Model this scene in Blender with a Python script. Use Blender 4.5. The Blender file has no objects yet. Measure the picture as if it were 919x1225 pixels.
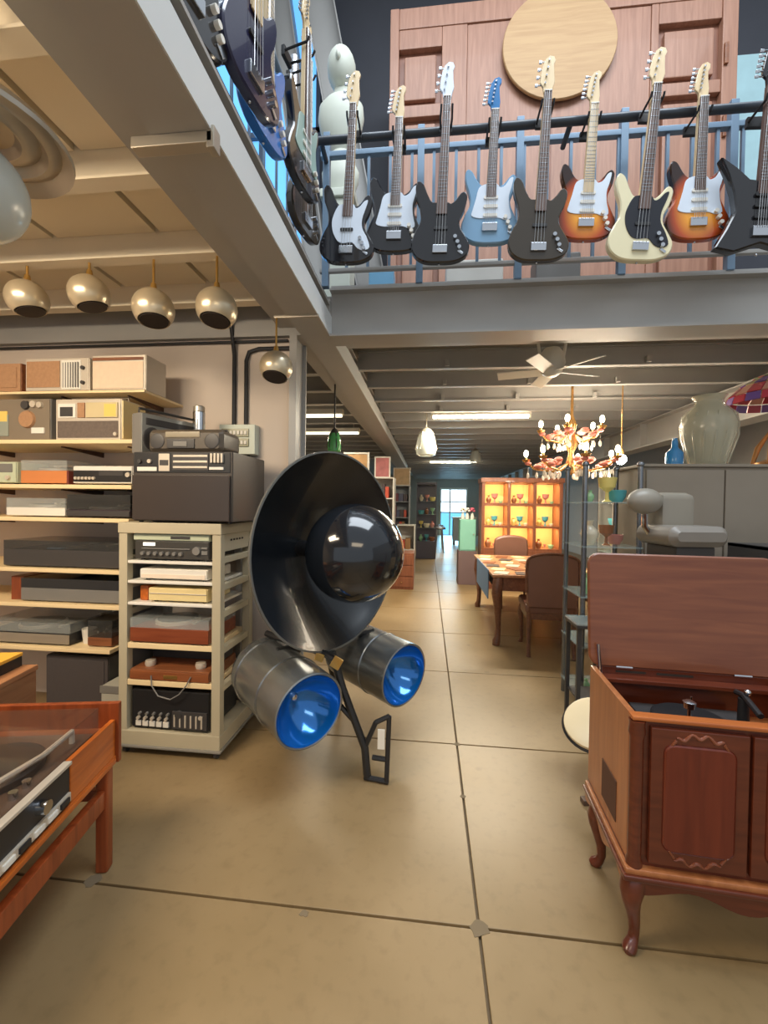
import bpy, bmesh, math, random
from mathutils import Vector, Matrix, Euler
random.seed(7)
S = bpy.context.scene
C = S.collection
R = math.radians
PI = math.pi

# ------------------------------------------------------------------ camera
cam_d = bpy.data.cameras.new('camera'); cam = bpy.data.objects.new('camera', cam_d); C.objects.link(cam)
cam_d.sensor_fit = 'HORIZONTAL'; cam_d.sensor_width = 36.0; cam_d.lens = 36.0 * 500.0 / 919.0
cam_d.clip_start = 0.02; cam_d.clip_end = 200
cam.matrix_world = (Matrix.Translation((0, 0, 1.4)) @ Matrix.Rotation(R(6.0), 4, 'Z')
                    @ Matrix.Rotation(R(90 - 1.0), 4, 'X') @ Matrix.Rotation(R(0.8), 4, 'Z'))
S.camera = cam

# ------------------------------------------------------------------ light
S.view_settings.view_transform = 'Standard'; S.view_settings.look = 'None'
S.view_settings.gamma = 1.0; S.view_settings.use_curve_mapping = False
S.view_settings.exposure = 0.45
w = bpy.data.worlds.new('world'); S.world = w; w.use_nodes = True
w.node_tree.nodes['Background'].inputs[0].default_value = (0.86, 0.93, 1.0, 1)
w.node_tree.nodes['Background'].inputs[1].default_value = 0.5

def lamp(name, kind, loc, energy, col, size=0.1, sizey=None, rot=(0, 0, 0), spot=None):
    d = bpy.data.lights.new(name, kind); d.energy = energy; d.color = col
    if kind == 'AREA':
        d.size = size
        if sizey: d.shape = 'RECTANGLE'; d.size_y = sizey
    else:
        d.shadow_soft_size = size
    if spot: d.spot_size = spot; d.spot_blend = 0.6
    o = bpy.data.objects.new(name, d); o.location = loc; o.rotation_euler = rot; C.objects.link(o)
    return o

lamp('roof_skylight_offscreen', 'AREA', (1.0, 1.0, 6.9), 270, (0.84, 0.92, 1.0), 4.5, 2.6)
WARM = (1.0, 0.70, 0.40); NEUT = (1.0, 0.86, 0.66)
lamp('under_mezzanine_lamp_offscreen', 'AREA', (-2.0, 0.5, 2.55), 50, (1.0, 0.82, 0.60), 1.2, 0.5, (R(25), 0, 0))
lamp('entrance_lamp_offscreen', 'AREA', (0.6, -1.4, 2.7), 16, (1.0, 0.80, 0.55), 1.6, 0.8, (R(15), 0, 0))

# ------------------------------------------------------------------ materials
def lin(v):
    v = v / 255.0
    return v / 12.92 if v <= 0.04045 else ((v + 0.055) / 1.055) ** 2.4
def rgb(c): return (lin(c[0]), lin(c[1]), lin(c[2]), 1.0)
MC = {}
def mat(name, col, rough=0.5, metal=0.0, var=0.08, scale=6.0, bump=0.0, coat=0.0):
    if name in MC: return MC[name]
    m = bpy.data.materials.new(name); m.use_nodes = True; MC[name] = m
    nt = m.node_tree; b = nt.nodes['Principled BSDF']
    b.inputs['Roughness'].default_value = rough; b.inputs['Metallic'].default_value = metal
    b.inputs['Coat Weight'].default_value = coat
    c = rgb(col)
    tc = nt.nodes.new('ShaderNodeTexCoord'); n = nt.nodes.new('ShaderNodeTexNoise')
    n.inputs['Scale'].default_value = scale; n.inputs['Detail'].default_value = 4
    nt.links.new(tc.outputs['Object'], n.inputs['Vector'])
    mx = nt.nodes.new('ShaderNodeMix'); mx.data_type = 'RGBA'
    mx.inputs[6].default_value = tuple(x * (1 - var) for x in c[:3]) + (1,)
    mx.inputs[7].default_value = tuple(min(1, x * (1 + var)) for x in c[:3]) + (1,)
    nt.links.new(n.outputs['Fac'], mx.inputs[0]); nt.links.new(mx.outputs[2], b.inputs['Base Color'])
    if bump:
        bp = nt.nodes.new('ShaderNodeBump'); bp.inputs['Strength'].default_value = bump
        bp.inputs['Distance'].default_value = 0.01
        nt.links.new(n.outputs['Fac'], bp.inputs['Height']); nt.links.new(bp.outputs['Normal'], b.inputs['Normal'])
    return m
def wood(name, c1, c2, rough=0.35, axis=0, scale=5.0, coat=0.2):
    if name in MC: return MC[name]
    m = bpy.data.materials.new(name); m.use_nodes = True; MC[name] = m
    nt = m.node_tree; b = nt.nodes['Principled BSDF']
    b.inputs['Roughness'].default_value = rough; b.inputs['Coat Weight'].default_value = coat
    tc = nt.nodes.new('ShaderNodeTexCoord'); mp = nt.nodes.new('ShaderNodeMapping')
    sc = [7.0, 7.0, 7.0]; sc[axis] = 0.6; mp.inputs['Scale'].default_value = sc
    n = nt.nodes.new('ShaderNodeTexNoise'); n.inputs['Scale'].default_value = scale; n.inputs['Detail'].default_value = 6
    n.inputs['Distortion'].default_value = 0.6
    r = nt.nodes.new('ShaderNodeValToRGB'); r.color_ramp.elements[0].position = 0.3; r.color_ramp.elements[1].position = 0.7
    r.color_ramp.elements[0].color = rgb(c1); r.color_ramp.elements[1].color = rgb(c2)
    L = nt.links.new
    L(tc.outputs['Object'], mp.inputs['Vector']); L(mp.outputs['Vector'], n.inputs['Vector'])
    L(n.outputs['Fac'], r.inputs['Fac']); L(r.outputs['Color'], b.inputs['Base Color'])
    bp = nt.nodes.new('ShaderNodeBump'); bp.inputs['Strength'].default_value = 0.06; L(n.outputs['Fac'], bp.inputs['Height'])
    L(bp.outputs['Normal'], b.inputs['Normal'])
    return m
def emis(name, col, strength):
    if name in MC: return MC[name]
    m = bpy.data.materials.new(name); m.use_nodes = True; MC[name] = m
    b = m.node_tree.nodes['Principled BSDF']
    b.inputs['Base Color'].default_value = rgb(col); b.inputs['Emission Color'].default_value = rgb(col)
    b.inputs['Emission Strength'].default_value = strength
    return m
def glass(name, col, clear=0.75, rough=0.05):
    if name in MC: return MC[name]
    m = bpy.data.materials.new(name); m.use_nodes = True; MC[name] = m
    nt = m.node_tree; b = nt.nodes['Principled BSDF']
    b.inputs['Base Color'].default_value = rgb(col); b.inputs['Roughness'].default_value = rough
    b.inputs['Alpha'].default_value = 1 - clear
    b.inputs['Coat Weight'].default_value = 0.5
    return m

def floor_mat():
    m = bpy.data.materials.new('concrete_floor'); m.use_nodes = True
    nt = m.node_tree; b = nt.nodes['Principled BSDF']; L = nt.links.new
    tc = nt.nodes.new('ShaderNodeTexCoord'); geo = nt.nodes.new('ShaderNodeNewGeometry')
    n1 = nt.nodes.new('ShaderNodeTexNoise'); n1.inputs['Scale'].default_value = 1.3; n1.inputs['Detail'].default_value = 5
    n2 = nt.nodes.new('ShaderNodeTexNoise'); n2.inputs['Scale'].default_value = 22; n2.inputs['Detail'].default_value = 6
    L(geo.outputs['Position'], n1.inputs['Vector']); L(geo.outputs['Position'], n2.inputs['Vector'])
    r = nt.nodes.new('ShaderNodeValToRGB'); e = r.color_ramp.elements
    e[0].position = 0.3; e[0].color = rgb((124, 104, 72)); e[1].position = 0.72; e[1].color = rgb((148, 126, 92))
    L(n1.outputs['Fac'], r.inputs['Fac'])
    r2 = nt.nodes.new('ShaderNodeValToRGB'); e = r2.color_ramp.elements
    e[0].position = 0.28; e[0].color = (0.86, 0.85, 0.84, 1); e[1].position = 0.48; e[1].color = (1, 1, 1, 1)
    L(n2.outputs['Fac'], r2.inputs['Fac'])
    mx = nt.nodes.new('ShaderNodeMix'); mx.data_type = 'RGBA'; mx.blend_type = 'MULTIPLY'; mx.inputs[0].default_value = 0.8
    L(r.outputs['Color'], mx.inputs[6]); L(r2.outputs['Color'], mx.inputs[7])
    # sparse dark spots
    v = nt.nodes.new('ShaderNodeTexVoronoi'); v.inputs['Scale'].default_value = 2.6; L(geo.outputs['Position'], v.inputs['Vector'])
    r3 = nt.nodes.new('ShaderNodeValToRGB'); e = r3.color_ramp.elements
    e[0].position = 0.035; e[0].color = (0.45, 0.4, 0.36, 1); e[1].position = 0.07; e[1].color = (1, 1, 1, 1)
    L(v.outputs['Distance'], r3.inputs['Fac'])
    mx2 = nt.nodes.new('ShaderNodeMix'); mx2.data_type = 'RGBA'; mx2.blend_type = 'MULTIPLY'; mx2.inputs[0].default_value = 0.35
    L(mx.outputs[2], mx2.inputs[6]); L(r3.outputs['Color'], mx2.inputs[7]); L(mx2.outputs[2], b.inputs['Base Color'])
    rr = nt.nodes.new('ShaderNodeMapRange'); rr.inputs[3].default_value = 0.26; rr.inputs[4].default_value = 0.5
    L(n1.outputs['Fac'], rr.inputs[0]); L(rr.outputs[0], b.inputs['Roughness'])
    bp = nt.nodes.new('ShaderNodeBump'); bp.inputs['Strength'].default_value = 0.05; L(n2.outputs['Fac'], bp.inputs['Height'])
    L(bp.outputs['Normal'], b.inputs['Normal'])
    return m

M_floor = floor_mat()
M_joint = mat('floor_joint_filler', (104, 88, 66), 0.9)
M_wall = mat('plaster_wall', (206, 192, 178), 0.8, var=0.04, bump=0.05)
M_panel = mat('ceiling_board', (222, 210, 186), 0.7, var=0.05, scale=2)
M_steel = mat('painted_steel', (160, 158, 154), 0.45, var=0.05)
M_steelb = M_steel
M_edge = mat('pale_edge_paint', (204, 208, 208), 0.4, var=0.03)
M_dark = mat('dark_slot', (48, 38, 32), 0.8)
M_blk = mat('black_plastic', (34, 34, 36), 0.4)
M_blkg = mat('black_gloss', (22, 26, 32), 0.13, coat=0.6, var=0.02)
M_chrome = mat('chrome', (200, 204, 210), 0.15, 1.0, var=0.02)
M_alu = mat('brushed_aluminium', (186, 178, 164), 0.35, 0.7)
M_silv = mat('silver_plastic', (206, 196, 180), 0.4, 0.3)
M_white = mat('white_plastic', (226, 222, 212), 0.45)
M_cream = mat('cream_plastic', (226, 206, 150), 0.45)
M_grey = mat('grey_plastic', (120, 118, 114), 0.5)
M_dgrey = mat('dark_grey_plastic', (62, 60, 60), 0.45)
M_rackm = mat('rack_beige_metal', (184, 174, 148), 0.5, var=0.06)
M_teak = wood('teak_wood', (156, 74, 22), (196, 104, 36), 0.35, 1)
M_teakd = wood('dark_teak_wood', (112, 48, 20), (150, 72, 34), 0.35, 2)
M_mah = wood('mahogany_wood', (80, 34, 20), (104, 48, 28), 0.3, 0)
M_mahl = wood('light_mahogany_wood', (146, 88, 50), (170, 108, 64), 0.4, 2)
M_lid = wood('lid_mahogany_wood', (108, 58, 36), (130, 76, 48), 0.35, 0)
M_brown = wood('brown_wood', (110, 62, 36), (146, 90, 54), 0.45, 0)
M_shelf = mat('cream_shelf_board', (236, 212, 166), 0.5, var=0.04)
M_navy = mat('upper_dark_wall', (58, 60, 68), 0.7, var=0.1)
M_rail = mat('rail_blue_steel', (112, 136, 158), 0.4, 0.2)

# ------------------------------------------------------------------ mesh helpers
def NB(): return bmesh.new()
def box(bm, c, s, rot=None, bev=0.0):
    r = bmesh.ops.create_cube(bm, size=1.0)
    mt = Matrix.Translation(c) @ (rot.to_4x4() if rot else Matrix.Identity(4)) @ Matrix.Diagonal((s[0], s[1], s[2], 1))
    bmesh.ops.transform(bm, matrix=mt, verts=r['verts'])
    if bev:
        es = set(e for v in r['verts'] for e in v.link_edges)
        bmesh.ops.bevel(bm, geom=list(es), offset=bev, segments=2, affect='EDGES', profile=0.5)
    return bm
def bx(bm, x0, x1, y0, y1, z0, z1, bev=0.0):
    return box(bm, ((x0 + x1) / 2, (y0 + y1) / 2, (z0 + z1) / 2), (abs(x1 - x0), abs(y1 - y0), abs(z1 - z0)), None, bev)
def frame_m(p, d):
    q = Vector(d).normalized().to_track_quat('Z', 'Y')
    return Matrix.Translation(p) @ q.to_matrix().to_4x4()
def cyl(bm, p0, p1, r0, r1=None, seg=14, cap=True):
    if r1 is None: r1 = r0
    p0, p1 = Vector(p0), Vector(p1); d = p1 - p0
    r = bmesh.ops.create_cone(bm, cap_ends=cap, segments=seg, radius1=r0, radius2=r1, depth=d.length)
    bmesh.ops.transform(bm, matrix=frame_m((p0 + p1) / 2, d), verts=r['verts'])
    return bm
def ball(bm, c, r, sc=(1, 1, 1), seg=20, rings=12):
    x = bmesh.ops.create_uvsphere(bm, u_segments=seg, v_segments=rings, radius=r)
    bmesh.ops.transform(bm, matrix=Matrix.Translation(c) @ Matrix.Diagonal((sc[0], sc[1], sc[2], 1)), verts=x['verts'])
    return bm
def lathe(bm, prof, p=(0, 0, 0), d=(0, 0, 1), seg=32, sc=(1, 1), close=False):
    m = frame_m(p, d) if tuple(d) != (0, 0, 1) else Matrix.Translation(p)
    rows = []
    for (r, z) in prof:
        if r < 1e-6: rows.append([bm.verts.new(m @ Vector((0, 0, z)))])
        else: rows.append([bm.verts.new(m @ Vector((r * sc[0] * math.cos(2 * PI * k / seg), r * sc[1] * math.sin(2 * PI * k / seg), z))) for k in range(seg)])
    pairs = list(zip(rows[:-1], rows[1:]))
    if close: pairs.append((rows[-1], rows[0]))
    for a, b in pairs:
        for k in range(seg):
            k2 = (k + 1) % seg
            if len(a) == 1 and len(b) == 1: continue
            if len(a) == 1: bm.faces.new((a[0], b[k2], b[k])) if False else bm.faces.new((a[0], b[k], b[k2]))
            elif len(b) == 1: bm.faces.new((a[k], a[k2], b[0]))
            else: bm.faces.new((a[k], a[k2], b[k2], b[k]))
    return bm
def tube(bm, pts, r, seg=8, cap=True):
    pts = [Vector(p) for p in pts]; n = len(pts)
    rs = r if isinstance(r, (list, tuple)) else [r] * n
    rows = []; up = None
    for i, p in enumerate(pts):
        t = (pts[min(i + 1, n - 1)] - pts[max(i - 1, 0)]).normalized()
        if up is None:
            up = Vector((0, 0, 1)) if abs(t.z) < 0.9 else Vector((1, 0, 0))
        a = t.cross(up)
        if a.length < 1e-5: a = t.cross(Vector((0.3, 1, 0.2)))
        a.normalize(); b = a.cross(t).normalized(); up = b
        rows.append([bm.verts.new(p + (a * math.cos(2 * PI * k / seg) + b * math.sin(2 * PI * k / seg)) * rs[i]) for k in range(seg)])
    for A, B in zip(rows[:-1], rows[1:]):
        for k in range(seg): bm.faces.new((A[k], A[(k + 1) % seg], B[(k + 1) % seg], B[k]))
    if cap: bm.faces.new(rows[0][::-1]); bm.faces.new(rows[-1])
    return bm
def smooth_loop(pts, sub=4):
    out = []; n = len(pts)
    for i in range(n):
        p0, p1, p2, p3 = [Vector(pts[(i + k) % n]) for k in (-1, 0, 1, 2)]
        for s in range(sub):
            t = s / sub
            out.append(0.5 * ((2 * p1) + (p2 - p0) * t + (2 * p0 - 5 * p1 + 4 * p2 - p3) * t * t + (3 * p1 - p0 - 3 * p2 + p3) * t ** 3))
    return [(v[0], v[1]) for v in out]
def offset_loop(pts, d):
    n = len(pts); out = []
    area = sum(pts[i][0] * pts[(i + 1) % n][1] - pts[(i + 1) % n][0] * pts[i][1] for i in range(n))
    sg = 1 if area > 0 else -1
    for i in range(n):
        a = Vector(pts[i - 1]); b = Vector(pts[(i + 1) % n]); t = (b - a)
        if t.length < 1e-9: out.append(pts[i]); continue
        t.normalize(); nrm = Vector((-t[1], t[0])) * sg
        out.append((pts[i][0] + nrm[0] * d, pts[i][1] + nrm[1] * d))
    return out
def prism(bm, pts, y0, y1, bev=0.0, mtx=None):
    """outline in local XZ, thickness along Y"""
    rings = []
    if bev:
        ins = offset_loop(pts, bev)
        rings = [(ins, y0), (pts, y0 + bev), (pts, y1 - bev), (ins, y1)]
    else: rings = [(pts, y0), (pts, y1)]
    rows = []
    for pp, y in rings:
        rows.append([bm.verts.new((mtx @ Vector((p[0], y, p[1]))) if mtx else (p[0], y, p[1])) for p in pp])
    n = len(pts)
    for A, B in zip(rows[:-1], rows[1:]):
        for k in range(n): bm.faces.new((A[k], A[(k + 1) % n], B[(k + 1) % n], B[k]))
    bm.faces.new(rows[0][::-1]); bm.faces.new(rows[-1])
    return bm
def rrect(x0, x1, z0, z1, r, k=4):
    out = []
    for cx, cz, a0 in ((x1 - r, z1 - r, 0), (x0 + r, z1 - r, 90), (x0 + r, z0 + r, 180), (x1 - r, z0 + r, 270)):
        for i in range(k + 1):
            a = R(a0 + 90 * i / k); out.append((cx + r * math.cos(a), cz + r * math.sin(a)))
    return out
def obj(name, bm, m, parent=None, loc=None, rot=None, ang=38):
    bmesh.ops.recalc_face_normals(bm, faces=bm.faces)
    me = bpy.data.meshes.new(name); bm.to_mesh(me); bm.free()
    me.materials.append(m)
    for p in me.polygons: p.use_smooth = True
    me.set_sharp_from_angle(angle=R(ang))
    o = bpy.data.objects.new(name, me); C.objects.link(o)
    wm = o.modifiers.new('weighted_normals', 'WEIGHTED_NORMAL'); wm.keep_sharp = True
    if parent: o.parent = parent
    if loc: o.location = loc
    if rot: o.rotation_euler = rot
    return o
def tag(o, label, cat, group=None):
    o['label'] = label; o['category'] = cat
    if group: o['group'] = group
    return o
def thing(name, label, cat, loc=(0, 0, 0), rotz=0, group=None, rot=None):
    o = bpy.data.objects.new(name, None); C.objects.link(o)
    o.empty_display_size = 0.05
    o.location = loc; o.rotation_euler = rot if rot else (0, 0, rotz)
    return tag(o, label, cat, group)
def struct(name, bm, m, parent=None, label=None):
    o = obj(name, bm, m, parent)
    if not parent: o['kind'] = 'structure'
    if label: o['label'] = label
    return o
def sempty(name):
    o = bpy.data.objects.new(name, None); C.objects.link(o); o['kind'] = 'structure'; return o
def dup(root, loc, rot=None, label=None, group=None):
    r = root.copy(); C.objects.link(r); r.location = loc
    if rot: r.rotation_euler = rot
    if label: r['label'] = label
    if group: r['group'] = group
    for ch in list(root.children):
        c = ch.copy(); C.objects.link(c); c.parent = r
        for g in ch.children:
            d = g.copy(); C.objects.link(d); d.parent = c
    return r
def part_dup(o, parent, loc=None, rot=None):
    c = o.copy(); C.objects.link(c); c.parent = parent
    if loc: c.location = loc
    if rot: c.rotation_euler = rot
    return c

# ================================================================== SETTING
# floor: concrete slabs with recessed joints
fl = struct('floor', bx(NB(), -5.5, 5.5, -2.6, 21, -0.12, -0.012), M_joint)
g = 0.0045
slab = None
ys = [1.39 + 1.075 * k for k in range(-4, 18)]
for xa, xb in ((-4.61, -2.21), (-2.21, 0.19), (0.19, 2.59), (2.59, 4.99)):
    for y0 in ys:
        if slab is None:
            bm = NB(); bx(bm, -1.2 + g, 1.2 - g, -0.5375 + g, 0.5375 - g, -0.02, 0, 0.003)
            slab = obj('slab', bm, M_floor, fl); s_ = slab
        else: s_ = part_dup(slab, fl)
        s_.location = ((xa + xb) / 2, y0 + 0.5375, 0)
for (px, py, r) in ((0.19, 1.39, 0.032), (0.19, 2.465, 0.02), (0.19, 2.02, 0.012), (-1.21, 1.40, 0.028), (-0.40, 1.37, 0.014)):
    pts = [(px + r * (0.75 + 0.6 * random.random()) * math.cos(2 * PI * k / 12), py + r * (0.6 + 0.6 * random.random()) * math.sin(2 * PI * k / 12)) for k in range(12)]
    bm = NB(); prism(bm, pts, 0, 0.0015, 0, Matrix(((1, 0, 0, 0), (0, 0, 1, 0), (0, 1, 0, -0.0003), (0, 0, 0, 1))))
    obj('filler_patch', bm, mat('filler_mortar', (112, 98, 76), 0.9), fl)

# walls
struct('wall_left', bx(NB(), -3.7, -0.92, 2.75, 2.87, 0, 2.51), M_wall)
struct('wall_far_left', bx(NB(), -3.8, -3.7, -2.4, 2.87, 0, 2.74), M_wall)
struct('trim_1', bx(NB(), -3.7, -0.66, 2.70, 2.90, 2.51, 2.74), M_steel)
bm = NB(); bx(bm, -0.915, -0.895, 2.72, 2.9, 0, 2.51); bx(bm, -0.928, -0.88, 2.70, 2.72, 0, 2.51); bx(bm, -0.94, -0.87, 2.885, 2.9, 0, 2.51)
struct('column_left', bm, M_steel)
# edge beam along the mezzanine (I section + pale edge strip + secondary channel)
be = struct('beam_left', bx(NB(), -0.845, -0.66, -2.4, 13, 2.50, 2.515), M_steel)
obj('web', bx(NB(), -0.76, -0.745, -2.4, 13, 2.515, 2.70), M_steel, be)
obj('top_flange', bx(NB(), -0.845, -0.66, -2.4, 13, 2.70, 2.715), M_steel, be)
obj('edge_strip', bx(NB(), -0.662, -0.655, -2.4, 13, 2.502, 2.64), M_edge, be)
obj('channel', bx(NB(), -1.0, -0.845, -2.4, 13, 2.56, 2.70), M_steel, be)
# left ceiling: joists and boards with dark slots between
ce = struct('ceiling', bx(NB(), -3.8, -0.9, -2.4, 2.75, 2.785, 2.80), M_steel)
jy = [1.50 + 0.48 * k for k in range(-8, 3)]
for y in jy:
    bm = NB(); bx(bm, -3.7, -0.98, y - 0.035, y + 0.035, 2.61, 2.62); bx(bm, -3.7, -0.98, y - 0.004, y + 0.004, 2.62, 2.786)
    obj('joist', bm, M_panel, ce)
for i in range(len(jy) - 1):
    ya, yb = jy[i] + 0.006, jy[i + 1] - 0.006
    for xa, xb in ((-0.92, -1.345), (-1.375, -1.905), (-1.935, -2.465), (-2.495, -3.025), (-3.055, -3.7)):
        obj('board', bx(NB(), xb, xa, ya, yb, 2.742, 2.786), M_panel, ce)
# front beam of the mezzanine across the hall
fb = struct('beam_front', bx(NB(), -0.66, 5.2, 2.69, 2.87, 2.495, 2.51), M_steelb)
obj('web', bx(NB(), -0.66, 5.2, 2.745, 2.76, 2.51, 2.79), M_steelb, fb)
obj('top_flange', bx(NB(), -0.66, 5.2, 2.69, 2.87, 2.79, 2.805), M_steel, fb)
obj('kick_strip', bx(NB(), -0.66, 5.2, 2.735, 2.75, 2.805, 2.84), M_steelb, fb)
# hall ceiling (deck of the mezzanine)
M_deck = mat('hall_deck', (136, 132, 124), 0.6, var=0.06)
hc = struct('ceiling_hall', bx(NB(), -5, 5.2, 2.87, 20.5, 2.80, 2.84), M_deck)
for k in range(30):
    y = 3.25 + 0.58 * k
    bm = NB(); bx(bm, -0.66, 4.5, y - 0.028, y + 0.028, 2.63, 2.645); bx(bm, -0.66, 4.5, y - 0.005, y + 0.005, 2.64, 2.79); bx(bm, -0.66, 4.5, y - 0.03, y + 0.03, 2.79, 2.80)
    jo = obj('joist', bm, M_steel, hc)
    if k < 6:
        for xx in (0.15, 1.0, 1.85): obj('clip', bx(NB(), xx - 0.02, xx + 0.02, y - 0.05, y - 0.005, 2.645, 2.70, 0.004), M_steel, jo)
    if k < 14:
        bm = NB(); bx(bm, -5, -1.0, y - 0.04, y + 0.04, 2.60, 2.615); bx(bm, -5, -1.0, y - 0.005, y + 0.005, 2.615, 2.80)
        obj('joist', bm, M_steelb, hc)
# right beam with stiffeners, and wall under it
M_bw = M_steel
rb = struct('beam_right', bx(NB(), 3.12, 3.15, 2.9, 20, 2.29, 2.62), M_bw)
obj('bottom_flange', bx(NB(), 3.02, 3.26, 2.9, 20, 2.27, 2.29), M_bw, rb)
for k in range(12):
    y = 3.9 + 1.25 * k
    obj('stiffener', bx(NB(), 3.03, 3.12, y, y + 0.02, 2.29, 2.62), M_bw, rb)
obj('top_flange', bx(NB(), 3.02, 3.26, 2.9, 20, 2.615, 2.63), M_bw, rb)
struct('wall_right', bx(NB(), 4.5, 4.6, -2, 20.5, 0, 2.84), mat('hall_plaster', (172, 170, 166), 0.8))
struct('wall_left_hall', bx(NB(), -3.8, -3.7, 2.87, 20.5, 0, 2.8), mat('hall_plaster', (172, 170, 166), 0.8))
# far end wall with glazed door
fw = struct('wall_far', bx(NB(), -3.7, 0.55, 20.0, 20.1, 0, 2.8), mat('hall_plaster', (172, 170, 166), 0.8))
struct('wall_far_right', bx(NB(), 1.85, 4.5, 20.0, 20.1, 0, 2.8), mat('hall_plaster', (172, 170, 166), 0.8))
struct('trim_2', bx(NB(), 0.55, 1.85, 20.0, 20.1, 2.25, 2.8), mat('hall_plaster', (172, 170, 166), 0.8))
M_day = emis('daylight_pane', (206, 236, 255), 3.0)
dr = struct('door_1', bx(NB(), 0.55, 0.62, 19.98, 20.08, 0, 2.25), M_white)
obj('frame', bx(NB(), 1.78, 1.85, 19.98, 20.08, 0, 2.25), M_white, dr)
obj('frame', bx(NB(), 0.62, 1.78, 19.98, 20.08, 2.15, 2.25), M_white, dr)
obj('mullion', bx(NB(), 1.0, 1.06, 19.98, 20.08, 0, 2.15), M_white, dr)
for xa, xb in ((0.62, 1.0), (1.06, 1.78)):
    for za, zb in ((0.02, 1.05), (1.11, 1.55), (1.60, 2.15)):
        obj('pane', bx(NB(), xa, xb, 20.02, 20.05, za, zb), M_day if za > 1 else emis('blue_ground_pane', (110, 190, 240), 1.1), dr)
    obj('rail', bx(NB(), xa, xb, 19.99, 20.07, 1.05, 1.11), M_white, dr)
    obj('rail', bx(NB(), xa, xb, 19.99, 20.07, 1.55, 1.60), M_white, dr)
lamp('far_door_daylight', 'AREA', (1.2, 19.96, 1.1), 75, (0.35, 0.74, 1.0), 1.2, 2.0, (R(-90), 0, 0))

# upper storey
struct('floor_mezzanine', bx(NB(), -0.66, 5.2, 2.87, 4.6, 2.84, 2.86), mat('upper_floor', (120, 118, 116), 0.7))
struct('floor_mezzanine_left', bx(NB(), -3.7, -0.72, -2.4, 4.6, 2.80, 2.84), mat('upper_floor', (120, 118, 116), 0.7))
ub = struct('wall_upper_back', bx(NB(), -1.25, 5.2, 4.6, 4.72, 2.86, 7.6), M_navy)
# glazed wall at the upper left
M_sky = emis('blue_sky_pane', (92, 160, 222), 1.15)
wi = struct('window_1', bx(NB(), -4.6, -4.5, 4.58, 4.70, 2.84, 7.6), M_steelb)
for k in range(5):
    x = -4.5 + 0.65 * k
    obj('pane', bx(NB(), x, x + 0.60, 4.63, 4.65, 2.84, 7.6), M_sky, wi)
    obj('mullion', bx(NB(), x + 0.60, x + 0.65, 4.58, 4.70, 2.84, 7.6), mat('dark_mullion', (70, 84, 104), 0.5), wi)
for z in (4.1, 5.5):
    obj('transom', bx(NB(), -4.5, -1.25, 4.58, 4.70, z, z + 0.06), mat('dark_mullion', (70, 84, 104), 0.5), wi)
# inclined roof steel
def ibeam(name, p0, p1, wdt, m):
    p0, p1 = Vector(p0), Vector(p1); d = p1 - p0; L = d.length
    bm = NB(); box(bm, (0, 0, 0), (wdt, 0.012, L)); box(bm, (wdt / 2, 0, 0), (0.012, wdt * 0.8, L)); box(bm, (-wdt / 2, 0, 0), (0.012, wdt * 0.8, L))
    a = math.atan2(d.x, d.z)
    bmesh.ops.transform(bm, matrix=Matrix.Translation((p0 + p1) / 2) @ Matrix.Rotation(a, 4, 'Y'), verts=bm.verts)
    return struct(name, bm, m)
ibeam('trim_3', (-0.45, 4.2, 2.86), (-1.35, 4.2, 7.4), 0.28, M_steelb)
ibeam('trim_4', (-1.05, 4.4, 2.86), (-1.75, 4.4, 7.4), 0.22, M_steel)
# ================================================================== UPPER FURNITURE
# wardrobe of panelled doors
wd = thing('wardrobe', 'huge brown wooden panelled wardrobe standing upstairs behind the guitar railing', 'wardrobe', (0, 0, 2.86)); wd.scale = (1, 1, 1.07)
M_wr = wood('wardrobe_wood', (146, 102, 80), (168, 122, 98), 0.5, 2, coat=0.05)
M_wrd = wood('wardrobe_wood_dark', (122, 80, 62), (146, 98, 76), 0.5, 2, coat=0.05)
W0, W1, WY = -0.38, 2.45, 3.80
obj('body', bx(NB(), W0, W1, WY + 0.03, WY + 0.45, 0, 2.72), M_wrd, wd)
def wpart(nm, x0, x1, z0, z1, y0, m=M_wr, bev=0.008): return obj(nm, bx(NB(), x0, x1, WY - y0, WY + 0.035, z0, z1, bev), m, wd)
wpart('side_board', W0 - 0.02, W0 + 0.06, 0, 2.75, 0.03); wpart('side_board', W1 - 0.10, W1 + 0.02, 0, 2.75, 0.03)
wpart('top_board', W0 + 0.06, W1 - 0.10, 2.58, 2.75, 0.025)
wpart('bottom_board', W0 + 0.06, W1 - 0.10, 0, 0.14, 0.025)
for xa, xb in ((0.06, 0.28), (1.80, 1.86)): wpart('stile', xa, xb, 0.14, 2.58, 0.02)
for xa, xb in ((W0 + 0.06, 0.06), (1.86, W1 - 0.10)):
    for za, zb in ((0.9, 1.0), (1.86, 1.96), (2.42, 2.58)): wpart('rail', xa, xb, za, zb, 0.02)
    for za, zb in ((0.14, 0.9), (1.0, 1.86), (1.96, 2.42)): wpart('panel', xa + 0.05, xb - 0.05, za + 0.05, zb - 0.05, 0.008, M_wr, 0.012)
wpart('centre_panel', 0.28, 1.80, 0.14, 2.58, 0.012)
for xx in (1.0,): wpart('joint_strip', xx, xx + 0.012, 0.14, 2.58, 0.018, M_wrd, 0.002)
for z in (1.5, 2.05): wpart('handle', W1 - 0.09, W1 - 0.06, z, z + 0.16, 0.05, M_brown, 0.004)
ds = NB(); lathe(ds, [(0, 0), (0.465, 0), (0.47, 0.006), (0.47, 0.024), (0.465, 0.03), (0, 0.03)], (1.045, 3.762, 5.33), (0, -1, 0), 48)
tag(obj('round_wooden_disc', ds, wood('pale_ply', (172, 134, 90), (186, 150, 104), 0.55, 0, coat=0)), 'large pale round wooden disc leaning on the wardrobe doors', 'disc')
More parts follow.
